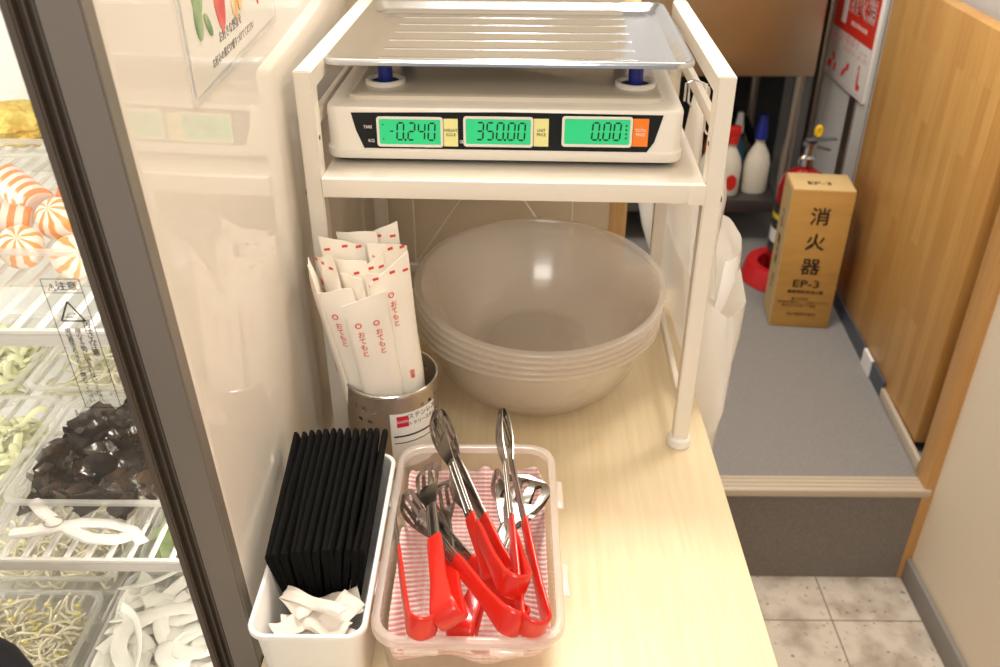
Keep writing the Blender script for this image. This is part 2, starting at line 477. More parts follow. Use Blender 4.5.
# wire shelves
def wire_shelf(z, y0, label, x1=-.236, fz=.010):
    t = thing('wire_shelf', label, 'shelf', (-.5, y0, z - .01), group=None)
    bm = bmesh.new()
    x = x1 - .006
    while x > -1.0:
        tube(bm, [(x, y0 + .002, z), (x, .925, z)], .0024, 8)
        x -= .0175
    obj('wires', bm, WIRE, t)
    bm = bmesh.new()
    box(bm, -1.03, x1, y0 - .002, y0 + .004, z - fz, z + .001, bev=.002)
    tube(bm, [(-1.03, y0 - .001, z + .002), (x1, y0 - .001, z + .002)], .0026, 8)
    obj('front_bar', bm, WIRE, t)
    bm = bmesh.new(); tube(bm, [(-1.03, .70, z - .004), (x1, .70, z - .004)], .003, 8); tube(bm, [(-1.03, .9, z - .004), (x1, .9, z - .004)], .003, 8)
    obj('cross_bar', bm, WIRE, t)
wire_shelf(.309, .526, 'upper white wire shelf in the fridge, under the striped crab balls')
wire_shelf(.090, .526, 'lower white wire shelf in the fridge, under the wood ear mushrooms')
wire_shelf(-.132, .535, 'bottom wire shelf in the fridge, under the bean sprouts')

def container(x0, x1, y0, y1, z0, h, label, lid=True, r=.016):
    t = thing('food_container', label, 'container', ((x0 + x1) / 2, (y0 + y1) / 2, z0))
    z1 = z0 + h; i = .012
    bm = bmesh.new()
    rr_loft(bm, [(x0 + i, x1 - i, y0 + i, y1 - i, r * .8, z0 + .0005), (x0 + i * .4, x1 - i * .4, y0 + i * .4, y1 - i * .4, r, z0 + .006),
                 (x0 + .006, x1 - .006, y0 + .006, y1 - .006, r, z1 - .003), (x0, x1, y0, y1, r, z1 - .003), (x0, x1, y0, y1, r, z1)], cap0=True)
    obj('tray', bm, CLEARP, t, smooth=50)
    bm = bmesh.new()
    rr_loft(bm, [(x0, x1, y0, y1, r, z1 - .004), (x0 - .0015, x1 + .0015, y0 - .0015, y1 + .0015, r, z1 - .003), (x0 - .0015, x1 + .0015, y0 - .0015, y1 + .0015, r, z1), (x0 + .002, x1 - .002, y0 + .002, y1 - .002, r, z1 + .0012), (x0 + .004, x1 - .004, y0 + .004, y1 - .004, r, z1 - .001)])
    obj('rim', bm, CRIM, t, smooth=50)
    if lid:
        bm = bmesh.new()
        rr_loft(bm, [(x0 - .001, x1 + .001, y0 - .001, y1 + .001, r, z1 - .004), (x0 - .001, x1 + .001, y0 - .001, y1 + .001, r, z1 + .002),
                     (x0 + .008, x1 - .008, y0 + .008, y1 - .008, r, z1 + .003), (x0 + .011, x1 - .011, y0 + .011, y1 - .011, r, z1 + .006),
                     (x0 + .016, x1 - .016, y0 + .016, y1 - .016, r, z1 + .006), (x0 + .019, x1 - .019, y0 + .019, y1 - .019, r, z1 + .004)], cap1=True)
        obj('lid', bm, LIDM, t, smooth=50)
    return t
U = .3115; Lw = .0925; BT = -.1295
container(-.520, -.245, .577, .780, U, .036, 'clear container of orange striped crab balls, front of the upper shelf', lid=False)
container(-.560, -.300, .815, .925, U, .036, 'clear container holding a yellow fried piece, back of the upper shelf', lid=False)
container(-.423, -.240, .557, .708, Lw, .034, 'clear lidded container packed with dark wood ear mushrooms')
container(-.480, -.262, .722, .865, Lw, .034, 'clear lidded container of pale shredded vegetable behind the wood ears')
container(-.640, -.432, .557, .708, Lw, .034, 'clear lidded container cut by the photo edge, left of the wood ears')
container(-.690, -.492, .722, .865, Lw, .034, 'clear lidded container of pale yellow cabbage, behind and left of the wood ears')
container(-.600, -.425, .545, .662, BT, .036, 'clear container of bean sprouts on the bottom shelf')
container(-.408, -.240, .545, .690, BT, .036, 'clear container of white wide noodles on the bottom shelf', lid=False)
container(-.408, -.240, .705, .850, BT, .036, 'clear container of green leaves at the back of the bottom shelf')
container(-.600, -.425, .680, .830, BT, .036, 'clear container of pale sprouts behind the bean sprouts')

# crab balls: white with orange radial stripes
def ball_mat():
    m = bpy.data.materials.new('crab_ball'); m.use_nodes = True
    nt = m.node_tree; p = nt.nodes['Principled BSDF']; N = nt.nodes.new; L = nt.links.new
    tc = N('ShaderNodeTexCoord'); g = N('ShaderNodeTexGradient'); g.gradient_type = 'RADIAL'
    L(tc.outputs['Object'], g.inputs[0])
    mu = N('ShaderNodeMath'); mu.operation = 'MULTIPLY'; mu.inputs[1].default_value = 8; L(g.outputs['Fac'], mu.inputs[0])
    nz = N('ShaderNodeTexNoise'); nz.inputs['Scale'].default_value = 60; L(tc.outputs['Object'], nz.inputs['Vector'])
    ad = N('ShaderNodeMath'); ad.operation = 'ADD'; L(mu.outputs[0], ad.inputs[0]); L(nz.outputs[0], ad.inputs[1])
    fr_ = N('ShaderNodeMath'); fr_.operation = 'FRACT'; L(ad.outputs[0], fr_.inputs[0])
    rp = N('ShaderNodeValToRGB'); e = rp.color_ramp.elements
    e[0].position = .38; e[0].color = lin('#F0A45C'); e[1].position = .5; e[1].color = lin('#F6EEE4')
    L(fr_.outputs[0], rp.inputs[0]); L(rp.outputs[0], p.inputs['Base Color']); p.inputs['Roughness'].default_value = .3
    return m
BALL = ball_mat()
def stripe_mat():
    m = bpy.data.materials.new('crab_roll'); m.use_nodes = True
    nt = m.node_tree; p = nt.nodes['Principled BSDF']; N = nt.nodes.new; L = nt.links.new
    tc = N('ShaderNodeTexCoord'); w_ = N('ShaderNodeTexWave'); w_.inputs['Scale'].default_value = 30; w_.inputs['Distortion'].default_value = 1.5
    L(tc.outputs['Object'], w_.inputs[0]); rp = N('ShaderNodeValToRGB'); e = rp.color_ramp.elements
    e[0].position = .4; e[0].color = lin('#EE9A62'); e[1].position = .55; e[1].color = lin('#F4E4DA')
    L(w_.outputs[0], rp.inputs[0]); L(rp.outputs[0], p.inputs['Base Color']); p.inputs['Roughness'].default_value = .3
    return m
ROLL = stripe_mat()
bm = bmesh.new(); bmesh.ops.create_uvsphere(bm, u_segments=32, v_segments=20, radius=.0168)
for v in bm.verts: v.co *= 1 + .05 * noise.noise(v.co * 60)
balls = [((-.353, .640), 35, -18, 'orange striped crab ball nearest the door frame on top of the pile', .345),
         ((-.372, .612), 40, 12, 'orange striped crab ball at the front of the pile, left of the frame', .334),
         ((-.405, .600), 70, -20, 'orange striped crab ball at the front left of the container', .330),
         ((-.330, .605), 60, 40, 'orange striped crab ball low at the front right of the container', .329),
         ((-.300, .620), 100, 20, 'orange striped crab ball farthest right, mostly behind the door frame', .329),
         ((-.435, .620), 30, 60, 'orange striped crab ball cut by the left edge of the photo', .331)]
for i, ((x, y), ax, az, lab, z) in enumerate(balls):
    if i == 0: b0 = obj('crab_ball', bm, BALL, None, origin=False); o = b0
    else: o = b0.copy(); COL.objects.link(o)
    o.location = (x, y, z); o.rotation_euler = (R(ax), R(10), R(az)); tag(o, lab, 'fish ball', 'striped crab balls in the fridge')
bm = bmesh.new(); tube(bm, [(-.024, 0, 0), (-.022, 0, 0), (.022, 0, 0), (.024, 0, 0)], [.011, .0135, .0135, .011], 20)
for v in bm.verts: v.co *= 1 + .06 * noise.noise(v.co * 90)
rolls = [((-.392, .668, .356), -35, 'orange striped crab roll lying at the top left of the pile'),
         ((-.400, .638, .345), 20, 'orange striped crab roll below the top left one'),
         ((-.352, .690, .338), 10, 'orange striped crab roll half hidden behind the ball by the frame'),
         ((-.330, .665, .334), -20, 'reddish end of a crab roll behind the balls by the door frame')]
for i, (p, a, lab) in enumerate(rolls):
    if i == 0: r0 = obj('crab_roll', bm, ROLL, None, origin=False); o = r0
    else: o = r0.copy(); COL.objects.link(o)
    o.location = p; o.rotation_euler = (0, R(15), R(a)); tag(o, lab, 'crab roll', 'striped crab rolls in the fridge')
bm = bmesh.new(); bmesh.ops.create_icosphere(bm, subdivisions=5, radius=1)
for v in bm.verts:
    n = noise.noise(v.co * 2.6) * .25 + noise.noise(v.co * 7) * .12
    v.co = v.co * (1 + n); v.co = Vector((v.co.x * .042, v.co.y * .03, v.co.z * .020))
bm.transform(Matrix.Translation((-.483, .858, .350)))
obj('fried_fritter', bm, mat('fritter', '#E2CB6A', .6, bump=(200, .6, .003), var=('#C9A23C', 40, (1, 1, 1), 4, .4, .65)), label='lumpy yellow fried piece in the rear container at the top left', cat='food')

# stuff piles
def heap(fn, n, name, m, label, cat, smooth=50):
    bm = bmesh.new()
    for i in range(n): fn(bm, i)
    return obj(name, bm, m, None, smooth, 'stuff', label, cat)
def ear(bm, i):
    x = random.uniform(-.408, -.252); y = random.uniform(.572, .695)
    cx = abs(x + .33) / .09; cy = abs(y - .633) / .07
    top = .128 - .016 * cx ** 3 - .010 * cy ** 3
    z = random.uniform(.102, top) if i > 60 else top - random.uniform(0, .006)
    r = random.uniform(.011, .019)
    M = Matrix.Translation((x, y, z)) @ Matrix.Rotation(random.uniform(0, 6.28), 4, 'Z') @ Matrix.Rotation(random.uniform(-1.0, 1.0), 4, 'X')
    s = random.random() * 50
    loops = []
    for k in range(1, 6):
        q = k / 5
        loops.append([M @ Vector((q * r * (1 + .3 * noise.noise(Vector((math.cos(a) * 1.5 + s, math.sin(a) * 1.5, 0)))) * math.cos(a),
                                  q * r * math.sin(a) * .8,
                                  q * q * r * .55 + .4 * r * q * noise.noise(Vector((math.cos(a) * 1.8, math.sin(a) * 1.8, s))))) for a in [2 * PI * j / 16 for j in range(16)]])
    ring_loft(bm, loops, cap0=True)
heap(ear, 170, 'wood_ear_mushrooms', mat('wood_ear', '#2E2723', .14, coat=.6, var=('#5A4534', 25, (1, 1, 1), 3, .45, .72)), 'glistening heap of dark brown wood ear mushrooms', 'mushrooms')
def strand(x0, x1, y0, y1, z0, z1, L, r, bend, seg=6, flat=None):
    def f(bm, i):
        x = random.uniform(x0, x1); y = random.uniform(y0, y1); z = random.uniform(z0, z1)
        a = random.uniform(0, PI); l = L * random.uniform(.6, 1.2); c = random.uniform(-bend, bend)
        pts = []
        for k in range(13):
            t = (k / 12 - .5)
            aa = a + c * t
            pts.append((min(max(x + t * l * math.cos(aa), x0 - .008), x1 + .008), min(max(y + t * l * math.sin(aa), y0 - .008), y1 + .008),
                        z + .004 * math.sin(5 * t + i)))
        tube(bm, pts, [r * .5] + [r] * 11 + [r * .5], seg, rx=flat)
    return f
SPR = mat('bean_sprout', '#EDE6CC', .3, coat=.3)
heap(strand(-.585, -.440, .562, .645, -.122, -.090, .040, .0013, 1.1), 420, 'bean_sprouts', SPR, 'tangle of thin white bean sprouts at the bottom left', 'bean sprouts')
def seedhead(bm, i):
    r = bmesh.ops.create_icosphere(bm, subdivisions=2, radius=.0026)
    p = Vector((random.uniform(-.585, -.440), random.uniform(.562, .645), random.uniform(-.100, -.089)))
    for v in r['verts']: v.co = Vector((v.co.x * 1.5, v.co.y, v.co.z)) + p
heap(seedhead, 60, 'sprout_seed_heads', mat('seed_yellow', '#E6D98A', .4), 'small yellow seed heads among the bean sprouts', 'bean sprouts')
heap(strand(-.388, -.256, .562, .672, -.122, -.076, .10, .0016, 1.8, 8, .0075), 120, 'flat_noodles', mat('noodle', '#F6F4EC', .25, coat=.3), 'slippery white flat noodles heaped beside the fridge frame', 'noodles')
heap(strand(-.465, -.280, .738, .850, .100, .124, .05, .0014, 2.5), 200, 'shredded_vegetable', mat('shred', '#DEDABF', .35), 'pale shredded vegetable behind the wood ear mushrooms', 'vegetables')
heap(strand(-.675, -.508, .738, .850, .100, .122, .035, .0016, 1.2, 6, .004), 230, 'cabbage_strips', mat('cabbage', '#DFE2B8', .4), 'light yellow green cabbage strips seen through the upper wire shelf', 'cabbage')
heap(strand(-.625, -.447, .572, .695, .100, .122, .035, .0016, 1.2, 6, .004), 200, 'cabbage_strips', MATS['cabbage'], 'pale yellow strips in the container at the left edge of the picture', 'cabbage')
heap(strand(-.585, -.440, .695, .815, -.122, -.098, .05, .0014, 1.2), 200, 'pale_sprouts', SPR, 'pale sprouts seen through the lower wire shelf', 'bean sprouts')
heap(strand(-.395, -.255, .72, .835, -.122, -.094, .05, .004, 1.5, 6, .010), 90, 'leafy_greens', mat('greens', '#8FAF6A', .5, var=('#B9CC92', 60, (1, 1, 1), 2, .4, .6)), 'green leaves seen through the lower wire shelf', 'greens')

# little white plastic tongs on the lower shelf
pt = thing('plastic_tongs', 'small white plastic tongs lying on the lower wire shelf', 'tongs', (-.37, .545, .095))
for s_, nm in ((0, 'arm'), (1, 'arm')):
    bm = bmesh.new()
    if s_ == 0: P = [(-.400, .566, .118), (-.388, .556, .116), (-.375, .548, .112), (-.362, .543, .108), (-.345, .538, .104), (-.325, .540, .101), (-.308, .548, .100)]
    else: P = [(-.410, .541, .106), (-.392, .540, .109), (-.375, .543, .111), (-.356, .551, .109), (-.335, .556, .104), (-.315, .552, .101), (-.302, .538, .100)]
    tube(bm, P, [.0035, .0042, .003, .003, .0026, .0022, .0015], 10, rx=.0055)
    obj(nm, bm, WHT, pt)
bm = bmesh.new(); tube(bm, [(-.375 + .008 * math.cos(a), .545 + .006 * math.sin(a), .1155) for a in [k * 2 * PI / 20 for k in range(20)]], .0006, 6, closed=True)
obj('spring_ring', bm, STEEL_B, pt)

# caution label on the glass
def gM(x, z, off=.0095):
    return frame_M((x, fy(z, off), z), (1, 0, 0), (0, -TL, 1))
wl = thing('caution_label', 'black printed caution sticker on the glass beside the door frame', 'label', (-.263, fy(.28, .009), .28))
M0 = gM(-.2715, .3285)
bm = bmesh.new()
def line(bm, x0, y0, x1, y1, t, M):
    d = Vector((x1 - x0, y1 - y0, 0)); l = d.length; d.normalize(); n = Vector((-d.y, d.x, 0)) * t / 2
    prism(bm, [(x0 + n.x, y0 + n.y), (x0 - n.x, y0 - n.y), (x1 - n.x, y1 - n.y), (x1 + n.x, y1 + n.y)], .0002, M)
W_, H_ = .0118, .0510
for a in ((-W_, H_, W_, H_), (-W_, -H_, W_, -H_), (-W_, -H_, -W_, H_), (W_, -H_, W_, H_), (-W_, H_ - .010, W_, H_ - .010), (-W_, -H_ - .0, W_, -H_)):
    line(bm, *a, .0004, M0)
tri = [(-.0075, .020), (.0075, .020), (0, .0345)]
for i in range(3): line(bm, *tri[i], *tri[(i + 1) % 3], .0011, M0)
t2 = [(-.0088, .0425), (-.0042, .0425), (-.0065, .0475)]
for i in range(3): line(bm, *t2[i], *t2[(i + 1) % 3], .0004, M0)
line(bm, -.0065, .0437, -.0065, .0458, .0005, M0)
for k in range(4): line(bm, -.004 + k * .0014, .0225, -.0015 + k * .0014, .0262, .0004, M0)
line(bm, -.0035, .0225, .003, .0225, .0004, M0); line(bm, .001, .0265, .0035, .0245, .0004, M0)
obj('outline', bm, BLKP, wl)
for body, q, x, y, ln, nm in (('注意', .0068, .0028, .0455, 1, 'heading'), (VERT('指はさみ注意'), .0056, .0075, .0065, .84, 'lettering'), (VERT('扉のすき間に指を入れないでください'), .0042, .0005, -.0165, .86, 'lettering'), (VERT('扉は最後まできちんと閉めてください'), .0042, -.0058, -.0165, .86, 'lettering')):
    Mx = M0 @ Matrix.Translation((x, y, .0001))
    bm = text_bm(body, q, Mx, line=ln)
    if nm == 'heading': join(bm, text_bm(body, q, Mx @ Matrix.Translation((.0002, 0, 0)), line=ln))
    obj(nm, bm, BLKP, wl)

# laminated vegetable card on the cream panel
vc = thing('laminated_card', 'laminated card with painted vegetables taped on the glossy cream panel', 'poster', (FX + .002, .69, .46))
cM = frame_M((FX + .0004, .582, .458), (0, 1, .03), (0, -.06, 1))
bm = bmesh.new(); rr_loft(bm, [(-.006, .232, -.006, .22, .006, 0), (-.006, .232, -.006, .22, .006, .0008)], cap0=True, cap1=True, M=cM)
obj('lamination', bm, clear('laminate', '#FFFFFF', .5, .08), vc)
obj('card', B(0, .226, 0, .214, .0002, .0012, M=cM), LAM, vc)
def blob(cx, cy, rx, ry, rot=0, wob=0, M=cM, d=.0004, z=.0012, n=28, pinch=0):
    pl = []
    for k in range(n):
        a = 2 * PI * k / n; q = 1 + wob * math.sin(3 * a)
        x = rx * q * math.cos(a) * (1 - pinch * math.sin(a)); y = ry * q * math.sin(a)
        c, s = math.cos(rot), math.sin(rot)
        pl.append((cx + x * c - y * s, cy + x * s + y * c))
    return prism(bmesh.new(), pl, d, M @ Matrix.Translation((0, 0, z)))
bm = blob(.030, .060, .011, .015, R(10)); join(bm, blob(.027, .044, .008, .014, R(-5), z=.0013)); join(bm, blob(.045, .036, .004, .010, R(35), z=.0014))
obj('cucumber_picture', bm, GRN, vc)
obj('tomato_picture', blob(.077, .046, .0125, .022, 0, pinch=-.2), TOM, vc)
bm = blob(.077, .067, .010, .004); join(bm, blob(.077, .071, .003, .008, z=.0013)); obj('tomato_leaf_picture', bm, LEAFP, vc)
bm = blob(.118, .048, .012, .014, R(10)); join(bm, blob(.110, .034, .006, .010, R(20), z=.0013)); join(bm, blob(.126, .036, .005, .009, R(-15), z=.0014))
obj('pepper_picture', bm, ORF, vc)
obj('chilli_picture', blob(.172, .034, .0025, .015, R(20)), REDP, vc)
bm = text_bm('お好きな野菜を', .0088, cM @ Matrix.Translation((.094, .0215, .0013)))
join(bm, text_bm('お好みの量だけ盛りつけてください', .0072, cM @ Matrix.Translation((.098, .0095, .0013))))
obj('lettering', bm, GRYP, vc)

# ================================================================== RACK
PIV = Vector((.0035, .808, 0)); RROT = R(-2)
rk = thing('shelf_rack', 'cream painted metal shelf rack standing on the counter, holding the scale', 'rack', PIV, 0)
XL, XR, YF, YB, PW, PD = -.1965, .2012, .800, 1.14, .0165, .0165
def side(x0, x1, nm=''):
    bm = bmesh.new()
    # inverted U of square tube: front post, top rail, rear post in one frame
    prof_y0, prof_y1 = YF, YB
    o_ = [(prof_y0, .012), (prof_y0, .416), (prof_y1, .416), (prof_y1, .012), (prof_y1 - PD, .012), (prof_y1 - PD, .416 - .0165), (prof_y0 + PD, .416 - .0165), (prof_y0 + PD, .012)]
    prism(bm, o_, x1 - x0, frame_M((x0, 0, 0), (0, 1, 0), (0, 0, 1)))
    bmesh.ops.bevel(bm, geom=list(bm.edges), offset=.0012, segments=2, affect='EDGES')
    return bm
for x0, lab in ((XL, None), (XR - PW, None)):
    sf = obj('side_frame', side(x0, x0 + PW), RACK, rk)
    bm = bmesh.new(); box(bm, x0 + .005, x0 + .0115, YF + PD, YB - PD, .356, .370, bev=.001)
    obj('side_rail', bm, RACK, rk)
    bm = bmesh.new(); box(bm, x0 + .005, x0 + .0115, YF + PD, YB - PD, .036, .050, bev=.001)
    obj('side_rail', bm, RACK, rk)
    for y in (YF + PD / 2, YB - PD / 2):
        bm = bmesh.new(); lathe(bm, [(0, 0), (.0115, 0), (.0130, .002), (.0130, .011), (.0112, .0135), (.010, .0135), (0, .0135)], 32, c=(x0 + PW / 2, y, 0))
        obj('foot_cap', bm, WHT, rk)
# shelf deck with apron
bm = B(XL + PW, XR - PW, YF - .004, YB - .006, .306, .3155, bev=.001)
obj('shelf_deck', bm, mat('deck_paint_shaded', '#D9CFC0', .18, coat=.8), rk)  # rack paint darkened to carry the scale's shade on the shelf
bm = B(XL + PW + .0005, XR - PW - .0005, YF - .006, YF + .002, .2970, .3160, bev=.0015)
box(bm, XL + PW, XL + PW + .002, YF, YB, .295, .313); box(bm, XR - PW - .002, XR - PW, YF, YB, .295, .313); box(bm, XL + PW, XR - PW, YB - .008, YB - .006, .295, .313)
box(bm, XR - PW - .016, XR - PW + .0, YF - .0075, YF - .004, .2965, .3165, bev=.0008)
obj('apron', bm, RACK, rk)
bm = B(XL + PW, XR - PW, YB - .012, YB - .004, .045, .058, bev=.003)
obj('rear_bar', bm, RACK, rk)
bm = bmesh.new()
zl, zt, yy = .057, .385, YB - .008
xa, xb = -.144, .074
for a, b in (((xa, yy, zl), (xa, yy, zt)), ((xb, yy, zl), (xb, yy, zt)), ((xa, yy, zl), (xb, yy - .002, zt)), ((xb, yy, zl), (xa, yy + .002, zt))):
    tube(bm, [a, b], .0014, 8)
obj('wire_brace', bm, RACK, rk)
SCR = mat('screw_dark', '#5A5148', .4, .6)
for x, zz, r_, d_ in ((XL + PW, .352, .0022, .0006), (XR - PW, .352, .0022, .0006), (XL - .0005, .297, .003, .0016), (XR + .0005, .297, .003, .0016)):
    bm = lathe(bmesh.new(), [(0, -d_), (r_, -d_), (r_, d_), (0, d_)], 16, M=Matrix.Translation((x, YF + .008, zz)) @ Matrix.Rotation(PI / 2, 4, 'Y'))
    obj('screw', bm, SCR, rk)

# ================================================================== SCALE
sc = thing('counting_scale', 'white price computing scale with green displays standing on the rack', 'scale', PIV + Vector((0, .03, .3125)), 0)
bx0, bx1, by0, by1 = -.1815, .1665, .836, 1.095
bm = bmesh.new()
rr_loft(bm, [(bx0 + .012, bx1 - .012, by0 + .012, by1 - .01, .012, .3165), (bx0 + .003, bx1 - .003, by0 + .003, by1 - .003, .016, .3195), (bx0 + .002, bx1 - .002, by0 + .002, by1 - .002, .016, .326)], cap0=True, cap1=True)
obj('base', bm, BLACK, sc)
bm = bmesh.new()
rr_loft(bm, [(bx0, bx1, by0, by1, .016, .322), (bx0 - .001, bx1 + .001, by0 - .0015, by1, .017, .3245), (bx0 - .001, bx1 + .001, by0 - .0015, by1, .017, .331), (bx0 + .0004, bx1 - .0004, by0 + .001, by1, .016, .3325),
             (bx0 + .001, bx1 - .001, by0 + .0015, by1, .015, .334), (bx0 + .001, bx1 - .001, by0 + .0035, by1, .012, .3690), (bx0 + .002, bx1 - .002, by0 + .005, by1 - .002, .011, .3715),
             (bx0 + .006, bx1 - .006, by0 + .012, by1 - .006, .010, .3725)], cap0=True, cap1=True)
obj('housing', bm, SCALE_B, sc)
bm = bmesh.new()
rr_loft(bm, [(bx0 + .018, bx1 - .018, by0 + .026, by1 - .02, .012, .3724), (bx0 + .020, bx1 - .020, by0 + .028, by1 - .022, .012, .3760), (bx0 + .024, bx1 - .024, by0 + .032, by1 - .026, .010, .3772)], cap1=True)
obj('top_cover', bm, SCALE_TOP, sc)
# feet
for x in (bx0 + .03, bx1 - .03):
    for y in (by0 + .03, by1 - .03):
        bm = bmesh.new(); lathe(bm, [(0, 0), (.010, 0), (.010, .0012), (0, .0012)], 20, c=(x, y, .3156)); obj('foot', bm, BLACK_R, sc)
# front face frame: local x = world x, local y = up the slightly leaning face
fm = frame_M((-.0045, by0 + .0012, .334), (1, 0, 0), (0, .0020, .0350))
def PX(px): return (px - 511.6) * .00098 + .0060
def FP(px, py): return PX(px), (160 - (py - (px - 330) * .0145)) * .001 - .0165
pl = [FP(352, 111), FP(356, 128), FP(365, 150), FP(505, 152), FP(642, 153), FP(651, 140), FP(658, 114), FP(505, 111)]
obj('display_panel', prism(bmesh.new(), pl, .0006, fm @ Matrix.Translation((0, 0, -.0001))), BLACK, sc)
SEG = {'0': 'abcdef', '1': 'bc', '2': 'abged', '3': 'abgcd', '4': 'fgbc', '5': 'afgcd', '6': 'afgedc', '7': 'abc', '8': 'abcdefg', '9': 'abcdfg', '-': 'g'}
def digit(bm, ch, x, y, w, h, M):
    t = w * .25; sh = .07
    def q(x0, y0, x1, y1):
        horiz = abs(y1 - y0) < 1e-9
        g = t * .35
        if horiz: p = [(x0 + g, y0), (x0 + g + t / 2, y0 + t / 2), (x1 - g - t / 2, y0 + t / 2), (x1 - g, y0), (x1 - g - t / 2, y0 - t / 2), (x0 + g + t / 2, y0 - t / 2)]
        else: p = [(x0, y0 + g), (x0 + t / 2, y0 + g + t / 2), (x0 + t / 2, y1 - g - t / 2), (x0, y1 - g), (x0 - t / 2, y1 - g - t / 2), (x0 - t / 2, y0 + g + t / 2)]
        p = [(a + (b - y) * sh, b) for a, b in p]
        prism(bm, p, .0002, M)
    S7 = dict(a=(x, y + h, x + w, y + h), b=(x + w, y + h / 2, x + w, y + h), c=(x + w, y, x + w, y + h / 2), d=(x, y, x + w, y), e=(x, y, x, y + h / 2), f=(x, y + h / 2, x, y + h), g=(x, y + h / 2, x + w, y + h / 2))
    for s_ in SEG[ch]: q(*S7[s_])
def dot(bm, x, y, s_, M): prism(bm, [(x - s_, y - s_), (x + s_, y - s_), (x + s_, y + s_), (x - s_, y + s_)], .0002, M)
wins = [(377, 443, '-0.240', 3), (463, 532, '350.00', 2), (560, 629, '0.00', 2)]
for x0p, x1p, val, _ in wins:
    x0, y0 = FP(x0p, 147); x1, y1 = FP(x1p, 115.5); y0 = y1 - .0295
    bm = bmesh.new()
    rr_loft(bm, [(x0, x1, y0, y1, .003, .0004), (x0, x1, y0, y1, .003, .0016), (x0 + .0004, x1 - .0004, y0 + .0004, y1 - .0004, .0028, .002),
                 (x0 + .002, x1 - .002, y0 + .002, y1 - .002, .0016, .002), (x0 + .0026, x1 - .0026, y0 + .0026, y1 - .0026, .0012, .0012)], M=fm)
    wn = obj('display_bezel', bm, SCALE_B, sc)
    bm = bmesh.new(); box(bm, x0 + .0024, x1 - .0024, y0 + .0024, y1 - .0024, .0006, .0010, M=fm)
    obj('lit_display', bm, LCD, wn)
    bm = bmesh.new(); dM_ = fm @ Matrix.Translation((0, 0, .00102))
    w_, h_, ad = .0062, .0165, .0098
    n = len(val.replace('.', ''))
    cx = x1 - .0062 - ad * n if val != '0.00' else x1 - .0095 - ad * n
    base = y0 + .0070
    for ch in val:
        if ch == '.': dot(bm, cx - .0015, base, .0010, dM_); cx += .0010; continue
        if ch == '-': digit(bm, '-', cx + .002, base, .0050, h_, dM_)
        else: digit(bm, ch, cx, base, w_, h_, dM_)
        cx += ad
    if val == '-0.240':
        dot(bm, x0 + .0062, y1 - .0078, .0006, dM_); dot(bm, x0 + .0062, y0 + .0075, .0006, dM_)
    if val == '0.00':
        for k in range(4): dot(bm, x1 - .0060, base + .002 + k * .004, .0008, dM_)
    obj('digits', bm, LCD_SEG, wn)
for px0, px1, m_, body, pm in ((443.5, 457.5, YEL, 'WEIGHT\nKG/LB', BLKP), (532.5, 547, YEL, 'UNIT\nPRICE', BLKP), (629.5, 644.5, ORG, 'TOTAL\nPRICE', WHT_PRINT)):
    x0, y1 = FP(px0, 117); x1 = FP(px1, 117)[0]; y0 = y1 - .0270
    t = obj('printed_label', B(x0, x1, y0, y1, .0004, .0008, M=fm), m_, sc, label=('orange printed label' if m_ is ORG else 'pale yellow printed label'))
    obj('lettering', text_bm(body, .0042, fm @ Matrix.Translation(((x0 + x1) / 2, (y0 + y1) / 2, .0009)), sx=.82), pm, t)
bm = text_bm('TARE', .0042, fm @ Matrix.Translation((*FP(368, 125), .0007)), sx=.85)
join(bm, text_bm('KG', .0044, fm @ Matrix.Translation((*FP(371, 138.5), .0007))))
join(bm, text_bm('LB', .0044, fm @ Matrix.Translation((*FP(461, 139.5), .0007)), sx=.8))
obj('panel_lettering', bm, WHT_PRINT, sc)
# support posts with wells
for x, y in ((-.131, .908), (.123, .908), (-.131, 1.05), (.123, 1.05)):
    bm = bmesh.new(); lathe(bm, [(.0135, .3770), (.0205, .3770), (.0205, .3804), (.0190, .3816), (.0160, .3816), (.0148, .3799), (.0148, .3776)], 40, c=(x, y, 0))
    obj('well_ring', bm, SCALE_B, sc)
    bm = bmesh.new(); lathe(bm, [(0, .3786), (.0146, .3786), (.0146, .3772), (0, .3772)], 32, c=(x, y, 0)); obj('well', bm, BLACK_R, sc)  # black disc stands in for the dark of the hole
    bm = bmesh.new(); lathe(bm, [(0, .3786), (.0072, .3786), (.0078, .398), (.0095, .399), (.0095, .4015), (0, .4015)], 32, c=(x, y, 0)); obj('support_post', bm, BLUE, sc)
# tray
tx0, tx1, ty0, ty1, tz = -.186, .174, .851, 1.142, .4135
def tr(i, z, r): return (tx0 + i, tx1 - i, ty0 + i, ty1 - i, r, z)
top = [tr(.0, tz - .002, .021), tr(.001, tz, .020), tr(.004, tz + .0008, .018), tr(.007, tz - .0005, .016), tr(.014, tz - .007, .014),
       tr(.018, tz - .0085, .012), tr(.022, tz - .0085, .010), tr(.025, tz - .010, .009), tr(.028, tz - .0105, .008), tr(.10, tz - .0105, .006)]
und = [tr(.099, tz - .0113, .006), tr(.0275, tz - .0113, .008), tr(.022, tz - .0093, .010), tr(.0175, tz - .0093, .012), tr(.0135, tz - .0078, .014), tr(.0065, tz - .0013, .016), tr(.004, tz + .0000, .018), tr(.0018, tz - .001, .019), tr(.0012, tz - .005, .019), tr(.0, tz - .005, .0205)]
bm = bmesh.new()
rr_loft(bm, und + top, cap0=True, cap1=True, n=8)
for k in range(6):
    y = ty0 + .05 + k * .038
    box(bm, tx0 + .05, tx1 - .05, y, y + .006, tz - .0112, tz - .0100, bev=.0005)
obj('weighing_tray', bm, TRAYM, sc, smooth=50)
